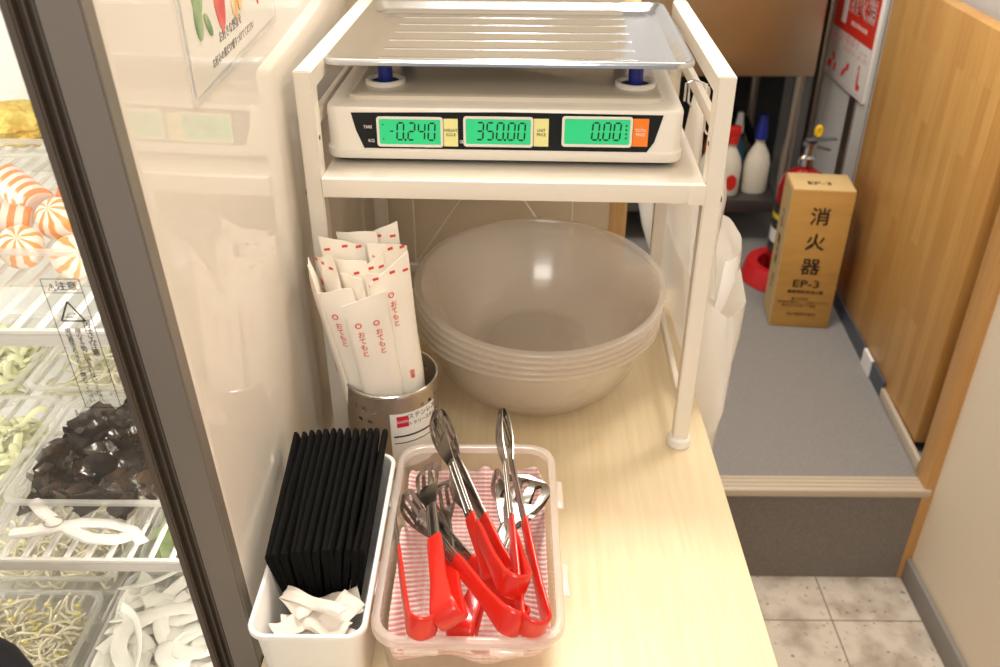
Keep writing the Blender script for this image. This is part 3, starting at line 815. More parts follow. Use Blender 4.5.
# rotate rack and scale together by the small angle the photo shows
Q = Matrix.Translation(PIV) @ Matrix.Rotation(RROT, 4, 'Z') @ Matrix.Translation(-PIV)
for e in (rk, sc):
    e.location = Q @ e.location; e.rotation_euler.z = RROT

# ================================================================== BOWLS
def bowl_bm():
    R0, H, rb = .1465, .100, .076
    bm = bmesh.new()
    out = [(0, .0045), (rb - .012, .0040), (rb - .008, 0), (rb - .002, .0), (rb + .006, .004), (rb + .024, .018), (rb + .044, .044), (rb + .055, .075), (R0 - .010, H - .012), (R0 - .008, H - .006), (R0 - .002, H - .005), (R0, H - .003), (R0, H - .001), (R0 - .0015, H)]
    inn = [(R0 - .008, H), (R0 - .0108, H - .005), (R0 - .0125, H - .014), (rb + .052, .076), (rb + .0415, .046), (rb + .0215, .0205), (rb + .004, .0064), (rb - .012, .0052), (rb - .014, .0068), (rb - .017, .0068), (rb - .019, .0054), (0, .0062)]
    lathe(bm, out + inn, 96)
    return bm
bc = Vector((.033, .928, 0))
labs = ['frosted plastic bowl at the top of the nested stack, its inside in view', 'frosted bowl nested second from the top of the stack', 'frosted bowl in the middle of the nested stack',
        'frosted bowl nested second from the bottom of the stack', 'frosted bowl at the bottom of the stack, standing on the counter']
b0 = None
for i in range(5):
    k = 4 - i
    if b0 is None: b0 = obj('mixing_bowl', bowl_bm(), BOWLM, None, smooth=60, origin=False); o = b0
    else: o = b0.copy(); COL.objects.link(o)
    o.location = bc + Vector((.0004 * k, .0006 * k, .0118 * k + .0003))
    o.rotation_euler = (R(1.35 * k), R(.2 * k), 0)
    tag(o, labs[i], 'bowl', 'frosted bowls stacked under the shelf')

# ================================================================== CUTLERY HOLDER + SLEEVES
hc = Vector((-.1195, .7545, 0)); hr = .0465; hh = .127
ho = thing('cutlery_holder', 'perforated stainless steel cup holding the paper sleeves', 'holder', hc)
bm = bmesh.new()
NS, NZ = 144, 62
def holes(a, z):
    ad_ = math.degrees(a)
    if min(abs((ad_ - c0 + 180) % 360 - 180) for c0 in (-118, -28, 62, 152)) > 17: return False
    for zz in (.108, .094, .080, .066, .052, .038):
        for k in range(24):
            aa = (k + (.5 if int(round(zz * 1000 / 14)) % 2 else 0)) * 2 * PI / 24
            d = math.atan2(math.sin(a - aa), math.cos(a - aa)) * hr
            if d * d + (z - zz) ** 2 < .0021 ** 2: return True
    return False
vv = [[bm.verts.new(hc + Vector((hr * math.cos(2 * PI * i / NS), hr * math.sin(2 * PI * i / NS), .0008 + hh * j / NZ))) for i in range(NS)] for j in range(NZ + 1)]
for j in range(NZ):
    for i in range(NS):
        a = 2 * PI * (i + .5) / NS; z = hh * (j + .5) / NZ
        if holes(a, z): continue
        bm.faces.new((vv[j][i], vv[j][(i + 1) % NS], vv[j + 1][(i + 1) % NS], vv[j + 1][i]))
bm.faces.new(vv[0])
bmesh.ops.delete(bm, geom=[v for v in bm.verts if not v.link_faces], context='VERTS')
cup = obj('cup', bm, STEEL_B, ho, smooth=50)
md = cup.modifiers.new('thick', 'SOLIDIFY'); md.thickness = .0007; md.offset = 0
bm = bmesh.new(); lathe(bm, [(hr - .0008, hh - .002), (hr + .0009, hh - .002), (hr + .0012, hh + .0005), (hr, hh + .0014), (hr - .0009, hh + .0006)], 96, c=hc); obj('rim', bm, STEEL, ho)
def bendM(rad):
    def f(c, a0=R(-62), z0=.0):
        a = a0 + c.x / rad
        return Vector((hc.x + (rad + c.z) * math.cos(a), hc.y + (rad + c.z) * math.sin(a), c.y + z0))
    return f
def on_cup(bm, a0, z0, rad=hr + .0007):
    f = bendM(rad)
    for v in bm.verts: v.co = f(v.co, R(a0), z0)
    return bm
def gridbox(x0, x1, y0, y1, d0, d1, n=20):
    bm = bmesh.new()
    box(bm, x0, x1, y0, y1, d0, d1)
    bmesh.ops.bisect_plane
    es = [e for e in bm.edges if abs(e.verts[0].co.x - e.verts[1].co.x) > 1e-6]
    bmesh.ops.subdivide_edges(bm, edges=es, cuts=n)
    return bm
hl = obj('paper_label', on_cup(gridbox(-.022, .030, -.045, .022, 0, .0005), -60, .085), LABW, ho)
obj('red_square', on_cup(gridbox(-.0155, -.0035, .006, .019, .0005, .0008), -60, .085), REDL, hl)
bm = on_cup(text_bm('DAISO', .0040, bend=lambda c: c), -60 - 9.5 / 46.5 * 57.3, .0975, hr + .0016); obj('logo_lettering', bm, WHT_PRINT, hl)
bm = on_cup(text_bm('ステンレス', .0072, bend=lambda c: c), -60 + 13 / 46.5 * 57.3, .1015, hr + .0013)
join(bm, on_cup(text_bm('カトラリースタンド', .0050, bend=lambda c: c), -60 + 13 / 46.5 * 57.3, .0930, hr + .0013))
join(bm, on_cup(gridbox(-.019, .029, -.0062, -.0044, .0005, .0008), -60, .085)); join(bm, on_cup(gridbox(-.019, .029, -.0140, -.0132, .0005, .0008), -60, .085))
obj('label_lettering', bm, BLKP, hl)

# paper sleeve prototype: lies along local z from 0 to L, facing -y
def sleeve_bm(L, wd, seed, th=.004, slope=0):
    bm = bmesh.new()
    nu, nv = 10, 22
    def surf(sgn):
        rows = []
        for j in range(nv + 1):
            t = j / nv
            row = []
            for i in range(nu + 1):
                u = i / nu * 2 - 1
                seal = min(1, (1 - t) / .07, t / .05) if 0 < t < 1 else 0
                d = th * max(0, 1 - u * u) ** .6 * max(0, min(1, seal)) * (1 + .35 * noise.noise(Vector((u * 2, t * 7, seed))))
                ww = wd / 2 * (1 - .05 * math.sin(PI * t)) * (.60 + .40 * min(1, t / .52))
                curl = .0035 * u * u * math.sin(PI * t) + .003 * noise.noise(Vector((u * .6 + seed, t * 2.5, 3)))
                row.append(Vector((u * ww, sgn * (d + .0003) + curl, t * L + slope * u * t ** 6 + .0015 * noise.noise(Vector((u * 1.2, seed, 0))) * (t > .95))))
            rows.append([bm.verts.new(p) for p in row])
        return rows
    a = surf(-1); b = surf(1)
    for j in range(nv):
        for i in range(nu):
            bm.faces.new((a[j][i], a[j][i + 1], a[j + 1][i + 1], a[j + 1][i]))
            bm.faces.new((b[j][i], b[j + 1][i], b[j + 1][i + 1], b[j][i + 1]))
        bm.faces.new((a[j][0], a[j + 1][0], b[j + 1][0], b[j][0])); bm.faces.new((a[j][nu], b[j][nu], b[j + 1][nu], a[j + 1][nu]))
    for i in range(nu):
        bm.faces.new((a[0][i], b[0][i], b[0][i + 1], a[0][i + 1])); bm.faces.new((a[nv][i], a[nv][i + 1], b[nv][i + 1], b[nv][i]))
    return bm
def surf_y(u, t, seed, th):
    seal = max(0, min(1, (1 - t) / .07, t / .05))
    d = th * max(0, 1 - u * u) ** .6 * seal * (1 + .35 * noise.noise(Vector((u * 2, t * 7, seed))))
    return -(d + .0003) + .0035 * u * u * math.sin(PI * t) + .003 * noise.noise(Vector((u * .6 + seed, t * 2.5, 3)))
def project(bm, L, wd, seed, th):
    """wrap flat print (local x, z) onto the front of the sleeve"""
    for v in bm.verts:
        u = max(-1, min(1, v.co.x / (wd / 2))); t = max(0, min(1, v.co.z / L))
        v.co.y = surf_y(u, t, seed, th) - .0005 + v.co.y
    return bm
sl = [  # base x,y ; top x,y,z ; yaw of the facing ; width ; label
    (-.123, .737, -.164, .7285, .234, -8, .034, 'paper utensil sleeve at the front left of the cup, facing forward'),
    (-.110, .727, -.134, .7170, .232, 14, .034, 'paper utensil sleeve at the front middle of the cup, red lettering down its face'),
    (-.090, .736, -.111, .7340, .256, 34, .034, 'paper utensil sleeve at the front right of the cup, taller than the front middle one'),
    (-.148, .748, -.188, .7460, .262, -78, .030, 'paper utensil sleeve pointing out farthest left, seen edge on'),
    (-.146, .752, -.176, .7560, .262, -50, .034, 'cream paper sleeve just inside the far left one, tip folded open'),
    (-.138, .772, -.163, .7860, .264, 8, .034, 'paper sleeve at the back left with a red printed tip'),
    (-.125, .782, -.150, .7960, .269, -12, .034, 'broad paper sleeve at the back of the bunch, tallest in the middle'),
    (-.112, .786, -.132, .8020, .268, 10, .036, 'paper sleeve at the back with three red dashes along its tip'),
    (-.100, .774, -.118, .7830, .262, 38, .034, 'paper sleeve at the back right, tip slanting down to the right'),
    (-.128, .758, -.152, .7640, .254, -20, .028, 'short paper sleeve in the heart of the bunch, red dot on its side'),
    (-.114, .760, -.136, .7660, .250, 28, .028, 'rolled paper sleeve in the heart of the bunch beside a red dash'),
    (-.103, .752, -.125, .7510, .247, 60, .028, 'narrow paper sleeve tucked behind the front right one'),
    (-.122, .744, -.148, .7420, .243, -40, .024, 'small paper sleeve peeping between the two front sleeves'),
]
for i, (bx, by, tx, ty, tz_, yaw, wd, lab) in enumerate(sl):
    wd = wd * (1.1 if i == 0 else 1.25); tz_ = tz_ - (.006 if by > .745 else 0)
    b = Vector((bx, by, .006)); t = Vector((tx, ty, tz_)); L = (t - b).length
    z = (t - b).normalized(); ndir = Vector((math.sin(R(yaw)), -math.cos(R(yaw)), 0))
    x = ndir.cross(z).normalized() * 1
    x = -x if x.dot(Vector((math.cos(R(yaw)), math.sin(R(yaw)), 0))) < 0 else x
    y = z.cross(x).normalized()
    M = Matrix.Identity(4)
    for k in range(3): M[k][0] = x[k]; M[k][1] = y[k]; M[k][2] = z[k]; M[k][3] = b[k]
    th = .0036 if i < 5 else .003
    e = thing('paper_sleeve', lab, 'paper sleeve', (0, 0, 0), group='paper utensil sleeves in the steel cup')
    e.matrix_world = M; WM[e.name] = M
    obj('wrapper', sleeve_bm(L, wd, i * 3.1, th, {0: .001, 1: .004, 2: .011, 3: .004}.get(i, .009 * math.sin(i * 2.1))), PAPER_L, e, smooth=60, local=True)
    # red print: dashes along the tip, ring mark, vertical characters, foot marks
    def printed(name, bm):
        bmesh.ops.subdivide_edges(bm, edges=[e2 for e2 in bm.edges if e2.calc_length() > .003], cuts=1)
        obj(name, project(bm, L, wd, i * 3.1, th), REDP, e, local=True)
    for q in ((-.36, .965), (.05, .97), (.36, .962)):
        if i > 1 and (i + int(q[0] * 10)) % 3 != 0: printed('red_dash', B(wd * q[0] - .0028, wd * q[0] + .0028, 0, .0002, L * q[1] + .001, L * q[1] + .0035))
    for xo in ((-.004,) if i != 1 else (-.010, .007)):
        bm = bmesh.new()
        for a in range(12):
            a0 = 2 * PI * a / 12; a1 = 2 * PI * (a + 1) / 12
            tube(bm, [Vector((xo + .0026 * math.cos(a0), 0, L - .026 + .0026 * math.sin(a0))), Vector((xo + .0026 * math.cos(a1), 0, L - .026 + .0026 * math.sin(a1)))], .0005, 4)
        printed('ring_mark', bm)
        printed('red_lettering', text_bm(VERT('おてもと'), .0074, frame_M((xo + .001, -.0001, L - .047), (1, 0, 0), (0, 0, 1)), line=.95))
    if i < 5: printed('red_lettering', text_bm(VERT('御箸'), .0055, frame_M((.004, -.0001, L - .118), (1, 0, 0), (0, 0, 1)), line=.9))

# ================================================================== WHITE BIN WITH BLACK SHEETS
bn = thing('white_bin', 'narrow white plastic bin at the counter edge against the fridge panel', 'bin', (-.15, .555, 0), 0)
cx, cy = -.1495, .5520
bx, by_, bh = .0435, .1065, .098
bm = bmesh.new()
def bi(dx, dy, r, z): return (cx - dx, cx + dx, cy - dy, cy + dy, r, z)
rr_loft(bm, [bi(.034, .096, .010, .0005), bi(.0355, .0975, .012, .003), bi(bx - .002, by_ - .002, .014, bh - .005), bi(bx + .0012, by_ + .0012, .015, bh - .004), bi(bx + .0015, by_ + .0015, .015, bh - .001), bi(bx + .0008, by_ + .0008, .0145, bh),
             bi(bx - .002, by_ - .002, .0125, bh), bi(bx - .0032, by_ - .0032, .012, bh - .002), bi(.034, .096, .010, .003), bi(.033, .095, .009, .0024)], cap0=True, cap1=True, n=8)
obj('bin_body', bm, WHT, bn, smooth=50)
BROT = R(-2.0)
# black folded sheets
def sheet_bm(seed):
    """folded sheet standing on edge: thin at the bottom, puffy fold along the top, length along y"""
    bm = bmesh.new(); L = .136; H = .070
    prof = []
    ny = 22
    loops = []
    for j in range(ny + 1):
        t = j / ny; y = t * L
        lp = []
        wob = .0016 * noise.noise(Vector((seed, t * 1.6, 1)))
        for (x, z) in ((-.0012, 0), (-.0020, .02), (-.0024, .045), (-.0029, .062), (-.0024, .0675), (-.001, .0700), (.001, .0700), (.0024, .0675), (.0029, .062), (.0024, .045), (.0020, .02), (.0012, 0)):
            q = z / H
            e_ = .001 * noise.noise(Vector((x * 300, t * 3, seed)))
            yy = y + (.0045 * (1 - q)) * (1 if j == 0 else 0) + .002 * noise.noise(Vector((q * 2, seed, j)))* (j in (0, ny))
            lp.append(Vector((x + wob * q + .0025 * math.sin(q * 3 + seed) * (1 - t) * .5, yy, z + .018 * t + e_ * (q > .9) - .0015 * abs(noise.noise(Vector((seed * 3, 0, 0)))))))
        loops.append(lp)
    ring_loft(bm, loops, cap0=True, cap1=True)
    return bm
NSH = 13
for i in range(NSH):
    f = i / (NSH - 1)
    nm = ['leftmost, against the fridge panel', 'second from the left', 'third from the left', 'fourth from the left', 'fifth from the left', 'sixth from the left', 'in the middle of the row', 'sixth from the right', 'fifth from the right', 'fourth from the right', 'third from the right', 'second from the right', 'rightmost, against the bin wall'][i]
    o = obj('black_folded_sheet', sheet_bm(i * 1.7), BLACKC, None, smooth=50, origin=False, label='black folded fabric sheet standing in the white bin, ' + nm, cat='fabric sheet', group='black folded sheets packed in the bin')
    xb = cx - .030 + .053 * f
    o.location = (xb, .510 + .006 * f + .002 * noise.noise(Vector((i, 1, 0))), .048 - .004 * abs(f - .5))
    lean = (f - .5) * .32
    o.rotation_euler = (0, lean, 0)
# paper sachets at the front of the bin
def sachet(L, wd, seed):
    bm = bmesh.new(); n = 12
    loops = []
    for j in range(n + 1):
        t = j / n; lp = []
        for k in range(12):
            a = 2 * PI * k / 12; th = .0012 + .0014 * math.sin(PI * t) ** .5 if 0 < t < 1 else .0006
            lp.append(Vector(((t - .5) * L, math.cos(a) * wd / 2 * (1 + .08 * noise.noise(Vector((t * 4, seed, 0)))), math.sin(a) * th + .0045 * noise.noise(Vector((t * 3.2, math.cos(a) * 1.2, seed))))))
        loops.append(lp)
    ring_loft(bm, loops, cap0=True, cap1=True)
    return bm
sa = [((-.152, .487, .088), -28, 10, .060, .011, 'long narrow white paper sachet slanting down from the black sheets'), ((-.165, .476, .076), 35, -5, .036, .020, 'crumpled white sachet in the left front corner of the bin'),
      ((-.143, .474, .078), -24, 6, .044, .018, 'white paper sachet in the front middle of the bin'), ((-.132, .480, .082), 55, 10, .040, .022, 'creamy white sachet leaning on the right wall of the bin'),
      ((-.152, .470, .068), 4, 0, .048, .020, 'white sachet lying low along the front wall of the bin'), ((-.166, .492, .080), -50, 8, .034, .016, 'small white sachet near the left wall, beside the black sheets'),
      ((-.137, .496, .074), 20, 0, .040, .026, 'wide paper packet under the right end of the black sheets'), ((-.148, .484, .066), 80, 0, .036, .024, 'white sachet standing crosswise in the middle of the pile'),
      ((-.158, .484, .072), 15, -8, .040, .014, 'narrow folded sachet second from the left wall of the bin'), ((-.135, .470, .070), -12, 4, .036, .016, 'white sachet in the right front corner of the bin'),
      ((-.146, .482, .056), -60, 0, .040, .026, 'white sachet at the bottom of the bin pile')]
for i, (p, a, tl, L, wd, lab) in enumerate(sa):
    o = obj('paper_sachet', sachet(L, wd, i * 2.3), PAPER, None, smooth=50, origin=False, label=lab, cat='sachet', group='white paper sachets in the bin')
    o.location = p; o.rotation_euler = (R(tl), R(-tl * .8), R(a))

# ================================================================== TONGS BOX
tb_ = thing('plastic_box', 'translucent plastic box holding red handled tongs on a striped cloth', 'box', (-.030, .566, 0), 0)
cx2, cy2 = -.0300, .5660
wx, wy, h2 = .0745, .1190, .090
def b2(dx, dy, r, z): return (cx2 - dx, cx2 + dx, cy2 - dy, cy2 + dy, r, z)
bm = bmesh.new()
rr_loft(bm, [b2(.060, .104, .014, .0006), b2(.063, .107, .017, .003), b2(wx - .005, wy - .005, .022, h2 - .006), b2(wx - .0065, wy - .0065, .021, h2 - .006), b2(.0618, .1058, .0165, .0036), b2(.059, .103, .013, .0020)], cap0=True, cap1=True, n=8)
obj('box_body', bm, BOXM, tb_, smooth=50)
bm = bmesh.new()
rr_loft(bm, [b2(wx - .0065, wy - .0065, .021, h2 - .0065), b2(wx - .0065, wy - .0065, .021, h2), b2(wx - .004, wy - .004, .022, h2 + .0008), b2(wx - .001, wy - .001, .024, h2), b2(wx, wy, .025, h2 - .002), b2(wx, wy, .025, h2 - .007),
             b2(wx - .0012, wy - .0012, .024, h2 - .007), b2(wx - .0018, wy - .0018, .0235, h2 - .003), b2(wx - .005, wy - .005, .022, h2 - .0065), b2(wx - .0065, wy - .0065, .021, h2 - .0065)], n=8)
obj('rim', bm, RIMM, tb_, smooth=50)
tabs = [(-.034, -1, 0), (.030, -1, 0), (-.034, 1, 0), (.030, 1, 0), (-.050, 0, -1), (.052, 0, -1), (-.050, 0, 1), (.052, 0, 1)]
for p, fy_, fx_ in tabs:
    if fy_: bm = B(cx2 + p - .013, cx2 + p + .013, *sorted((cy2 + fy_ * (wy - .0005), cy2 + fy_ * (wy + .006))), h2 - .007, h2 - .0045, bev=.0008)
    else: bm = B(*sorted((cx2 + fx_ * (wx - .0005), cx2 + fx_ * (wx + .0055))), cy2 + p - .018, cy2 + p + .018, h2 - .007, h2 - .0045, bev=.0008)
    obj('latch_tab', bm, RIMM, tb_)
# striped cloth
def cloth_mat():
    m = bpy.data.materials.new('striped_cloth'); m.use_nodes = True
    nt = m.node_tree; p = nt.nodes['Principled BSDF']; N = nt.nodes.new; L = nt.links.new
    tc = N('ShaderNodeTexCoord'); s = N('ShaderNodeSeparateXYZ'); L(tc.outputs['Object'], s.inputs[0])
    def sine(sock, freq, ph=0):
        a = N('ShaderNodeMath'); a.operation = 'MULTIPLY_ADD'; a.inputs[1].default_value = freq; a.inputs[2].default_value = ph; L(sock, a.inputs[0])
        b = N('ShaderNodeMath'); b.operation = 'SINE'; L(a.outputs[0], b.inputs[0]); return b.outputs[0]
    v = N('ShaderNodeMath'); v.operation = 'ADD'; L(s.outputs['Y'], v.inputs[0]); L(s.outputs['Z'], v.inputs[1])
    st = sine(v.outputs[0], 2 * PI / .0056); st2 = sine(s.outputs['X'], 2 * PI / .0052)
    mu = N('ShaderNodeMath'); mu.operation = 'MULTIPLY_ADD'; mu.inputs[1].default_value = .28; L(st2, mu.inputs[0]); L(st, mu.inputs[2])
    rp = N('ShaderNodeValToRGB'); e = rp.color_ramp.elements
    mr = N('ShaderNodeMapRange'); mr.inputs['From Min'].default_value = -1.3; mr.inputs['From Max'].default_value = 1.3; L(mu.outputs[0], mr.inputs[0])
    e[0].position = .40; e[0].color = lin('#F4E6DD'); e[1].position = .78; e[1].color = lin('#EFA9AC')
    L(mr.outputs[0], rp.inputs[0]); L(rp.outputs[0], p.inputs['Base Color']); p.inputs['Roughness'].default_value = .9
    bp = N('ShaderNodeBump'); bp.inputs['Strength'].default_value = .5; bp.inputs['Distance'].default_value = .001
    L(mu.outputs[0], bp.inputs['Height']); L(bp.outputs[0], p.inputs['Normal'])
    return m
bm = bmesh.new(); nx, ny = 34, 50
cw, cl = .0615, .1045
gv = []
for j in range(ny + 1):
    row = []
    for i in range(nx + 1):
        u = i / nx * 2 - 1; v = j / ny * 2 - 1
        edge = max(abs(u), abs(v))
        z = .022 + .008 * noise.noise(Vector((u * 1.5, v * 2.2, 0))) + .044 * max(0, (edge - .72) / .28) ** 1.4 * (1 + .25 * noise.noise(Vector((u * 4, v * 4, 5)))) + .0015 * noise.noise(Vector((u * 6, v * 9, 9)))
        k = 1 + .075 * max(0, (z - .02) / .07)
        x_ = u * cw * k; y_ = v * cl * (1 + .045 * max(0, (z - .02) / .07))
        # rounded corners
        au, av = max(0, abs(u) - .72) / .28, max(0, abs(v) - .84) / .16
        if au > 0 and av > 0:
            d = math.hypot(au, av)
            if d > 1: x_ = math.copysign((.72 + .28 * au / d) * cw * k, u); y_ = math.copysign((.84 + .16 * av / d) * cl * (1 + .045 * max(0, (z - .02) / .07)), v)
        row.append(bm.verts.new((cx2 + x_, cy2 + y_, z)))
    gv.append(row)
for j in range(ny):
    for i in range(nx): bm.faces.new((gv[j][i], gv[j][i + 1], gv[j + 1][i + 1], gv[j + 1][i]))
o = obj('striped_cloth', bm, cloth_mat(), None, smooth=80, label='pink and white striped cloth lining the translucent plastic box', cat='cloth')
md = o.modifiers.new('thick', 'SOLIDIFY'); md.thickness = .0015

# tongs: bend at origin, arms along +y, opening along x, blade width along z
def arm_pts(s, g, L):
    """centre line of one arm (from bend to tip)"""
    r = .0105
    return lambda t: Vector((s * (r + (g - r) * (t ** .8)), t * L, 0))
def ribbon(bm, pts, widths, thick, M=None, twist=None):
    loops = []
    for i, p in enumerate(pts):
        a = pts[max(i - 1, 0)]; b = pts[min(i + 1, len(pts) - 1)]
        t = (b - a).normalized(); z = Vector((0, 0, 1))
        if twist: z = Matrix.Rotation(twist[i], 3, t) @ z
        n = t.cross(z).normalized(); z = n.cross(t).normalized() * (1 if n.cross(t).dot(z) > 0 else -1)
        w_ = widths[i] / 2; h = thick[i] / 2
        lp = []
        for k in range(12):
            a_ = 2 * PI * k / 12
            cx_, sx_ = math.cos(a_), math.sin(a_)
            ex = math.copysign(abs(cx_) ** .55, cx_) * w_; ey = math.copysign(abs(sx_) ** .55, sx_) * h
            lp.append(p + z * ex + n * ey)
        loops.append(lp)
    ring_loft(bm, loops, cap0=True, cap1=True)
    return bm
def make_tongs(label, Bp, tip, roll, gap=.020, L=None, headw=.026, headl=.068, handle=.42):
    Bp, tip = Vector(Bp), Vector(tip); L = (tip - Bp).length
    y = (tip - Bp).normalized(); x = y.cross(Vector((0, 0, 1))).normalized(); z = x.cross(y)
    rot = Matrix.Rotation(R(roll), 3, y); x = rot @ x; z = rot @ z
    M = Matrix.Identity(4)
    for k in range(3): M[k][0] = x[k]; M[k][1] = y[k]; M[k][2] = z[k]; M[k][3] = Bp[k]
    e = thing('serving_tongs', label, 'tongs', (0, 0, 0), group='red handled tongs in the plastic box')
    e.matrix_world = M; WM[e.name] = M
    Lh = L * handle
    fl, fr2 = arm_pts(-1, gap, L), arm_pts(1, gap, L)
    N = 10
    pts = [fl(Lh / L * (1 - k / N)) for k in range(N)]
    pts += [Vector((-.0105 * math.cos(a), -.0105 * math.sin(a), 0)) for a in [PI * k / 10 for k in range(11)]]
    pts += [fr2(Lh / L * (k + 1) / N) for k in range(N)]
    n = len(pts)
    wds = []
    for i in range(n):
        d = abs(i - (n - 1) / 2) / ((n - 1) / 2)
        wds.append(.0225 if d < .25 else .0150 + .0075 * max(0, 1 - (d - .25) / .3) - (.002 if d > .97 else 0))
    th = [.0038 if 2 < i < n - 3 else .0032 for i in range(n)]
    bm = ribbon(bmesh.new(), pts, wds, th)
    obj('handle', bm, REDH, e, smooth=60, local=True)
    for s, f in ((-1, fl), (1, fr2)):
        bm = bmesh.new()
        k0 = Lh / L - .03; k1 = 1 - headl / L + .008 / L
        ap = [f(k0 + (k1 - k0) * k / 8) for k in range(9)]
        ribbon(bm, ap, [.0118] * 7 + [.011, .0100], [.0022] * 7 + [.0018, .0012])
        # raised channel lines along the shaft
        for dz in (-.0028, .0028):
            ribbon(bm, [p + Vector((s * .0010, 0, dz)) for p in ap[1:-1]], [.0018] * 7, [.0012] * 7)
        # slotted head, a thin curved sheet
        n2 = 14; outer = []
        for k in range(n2 + 1):
            t = k / n2
            wv = .0050 + (headw / 2 - .0050) * math.sin(min(1, t * 1.25) * PI / 2) if t < .78 else headw / 2 * math.sqrt(max(0, 1 - ((t - .78) / .22) ** 2))
            outer.append((wv, t * headl))
        poly = [(w_, y_) for w_, y_ in outer] + [(-w_, y_) for w_, y_ in outer[::-1] if w_ > 1e-6]
        hol = []
        for c in (-.27, 0, .27):
            cxh = c * headw; w2 = headw * .055; ya, yb = headl * .42, headl * (.86 if c == 0 else .80)
            hol.append([(cxh - w2, ya), (cxh + w2, ya), (cxh + w2 * 1.3, yb), (cxh, yb + w2), (cxh - w2 * 1.3, yb)])
        hb = curve_sheet(poly, hol, .0005)
        bmesh.ops.triangulate(hb, faces=hb.faces)
        P0 = f(1 - headl / L); P1 = f(1); t_ = (P1 - P0).normalized(); zz = Vector((0, 0, 1)); nn = t_.cross(zz)
        for v in hb.verts:
            q = v.co.y / headl
            cup_ = .22 * (v.co.x ** 2) / (headw / 2) + .004 * q * (1 - q)
            v.co = P0 + t_ * v.co.y + zz * v.co.x + nn * v.co.z + Vector((s * (.0 + cup_ * .0 + (.0035 * math.sin(q * PI))), 0, 0)) - Vector((s * .25 * v.co.x ** 2 / headw, 0, 0))
        join(bm, hb)
        obj('slotted_blade', bm, TONG_S, e, smooth=50, local=True)
    return e
make_tongs('red tongs farthest left in the box, standing open on their side', (-.064, .462, .098), (-.094, .662, .068), 6, gap=.019)
make_tongs('red tongs second from the left, one wide arm facing up', (-.044, .466, .104), (-.070, .654, .078), 58, gap=.012)
make_tongs('red tongs under the uppermost pair, slanting up to the left', (.003, .466, .098), (-.092, .622, .078), 30, gap=.006)
make_tongs('uppermost red tongs, lying across the others toward the middle', (.005, .488, .114), (-.034, .652, .082), 18, gap=.021)
make_tongs('red tongs whose long steel blade reaches over the back rim at left', (-.008, .520, .092), (-.071, .690, .124), 28, gap=.001, handle=.30, headw=.025)
make_tongs('red tongs farthest right in the box, blade reaching over the back rim', (.020, .464, .098), (-.008, .690, .126), 14, gap=.001, headw=.024)
make_tongs('half buried red tongs ending in a wide slotted turner on the right', (-.034, .482, .066), (.020, .640, .088), 90, gap=.001, headw=.050, headl=.064)

# ================================================================== BAGS on the rack side
def bag_bm(rings, seed, seg=40, amp=.012):
    """rings: (cx, cy, z, rx, ry)"""
    bm = bmesh.new(); loops = []
    for (x, y, z, rx, ry) in rings:
        lp = []
        for k in range(seg):
            a = 2 * PI * k / seg
            q = 1 + amp / max(rx, ry) * (noise.noise(Vector((math.cos(a) * 2.6, math.sin(a) * 2.6, z * 5 + seed))) * 2 + .7 * noise.noise(Vector((math.cos(a) * 7, math.sin(a) * 7, z * 3 + seed))))
            lp.append(Vector((x + rx * q * math.cos(a), y + ry * q * math.sin(a), z)))
        loops.append(lp)
    ring_loft(bm, loops, cap0=True)
    return bm
bg = thing('plastic_bag', 'thin white plastic bag hanging open from the right side of the rack', 'bag', (.25, 1.0, -.2))
bm = bag_bm([(.250, .985, -.235, .006, .030), (.250, .985, -.22, .016, .075), (.252, .99, -.12, .021, .095), (.252, 1.01, -.04, .021, .135), (.253, 1.06, .0, .024, .200), (.254, 1.10, .04, .027, .235), (.257, 1.12, .075, .034, .245), (.258, 1.10, .115, .038, .210)], 3, amp=.008)
# flared open mouth
for v in bm.verts: v.co.x -= max(0, v.co.y - 1.16) * .20
obj('bag_body', bm, BAGM, bg, smooth=80)
def strap(pts, ws, seed):
    bm = bmesh.new(); n = len(pts); loops = []
    for i, p in enumerate(pts):
        p = Vector(p); w_ = ws[i]
        lp = []
        for k in range(16):
            a = 2 * PI * k / 16
            lp.append(p + Vector((.006 * math.sin(a) * (1 + .5 * math.sin(k * 3 + i)), w_ * math.cos(a), .004 * noise.noise(Vector((k, i, seed))))))
        loops.append(lp)
    ring_loft(bm, loops); return bm
obj('bag_handle', strap([(.236, 1.17, .050), (.230, 1.16, .10), (.226, 1.12, .18), (.224, 1.06, .26), (.221, 1.035, .31), (.219, 1.02, .345)], [.165, .140, .085, .044, .026, .016], 1), BAGM, bg, smooth=80)
obj('bag_handle', strap([(.244, 1.0, .115), (.232, .955, .19), (.232, .935, .25), (.226, .925, .285), (.222, .92, .315)], [.07, .042, .026, .020, .014], 2), BAGM, bg, smooth=80)
bm = bmesh.new()
loops = []
for j in range(7):
    t = j / 6
    lp = []
    for k in range(28):
        a = PI * .95 * (k / 27) - PI * .45
        rr = .024 + .020 * math.sin(t * PI * .7)
        lp.append(Vector((.247 + rr * math.cos(a) * (1 + .1 * noise.noise(Vector((a * 2, t * 2, 0)))), 1.03 + (.055 + .02 * t) * math.sin(a) * 1.2, .06 + .10 * t + .012 * noise.noise(Vector((a * 2, t * 3, 4))))))
    loops.append(lp)
ring_loft(bm, loops, close=False)
obj('bag_mouth', bm, BAGM, bg, smooth=80)
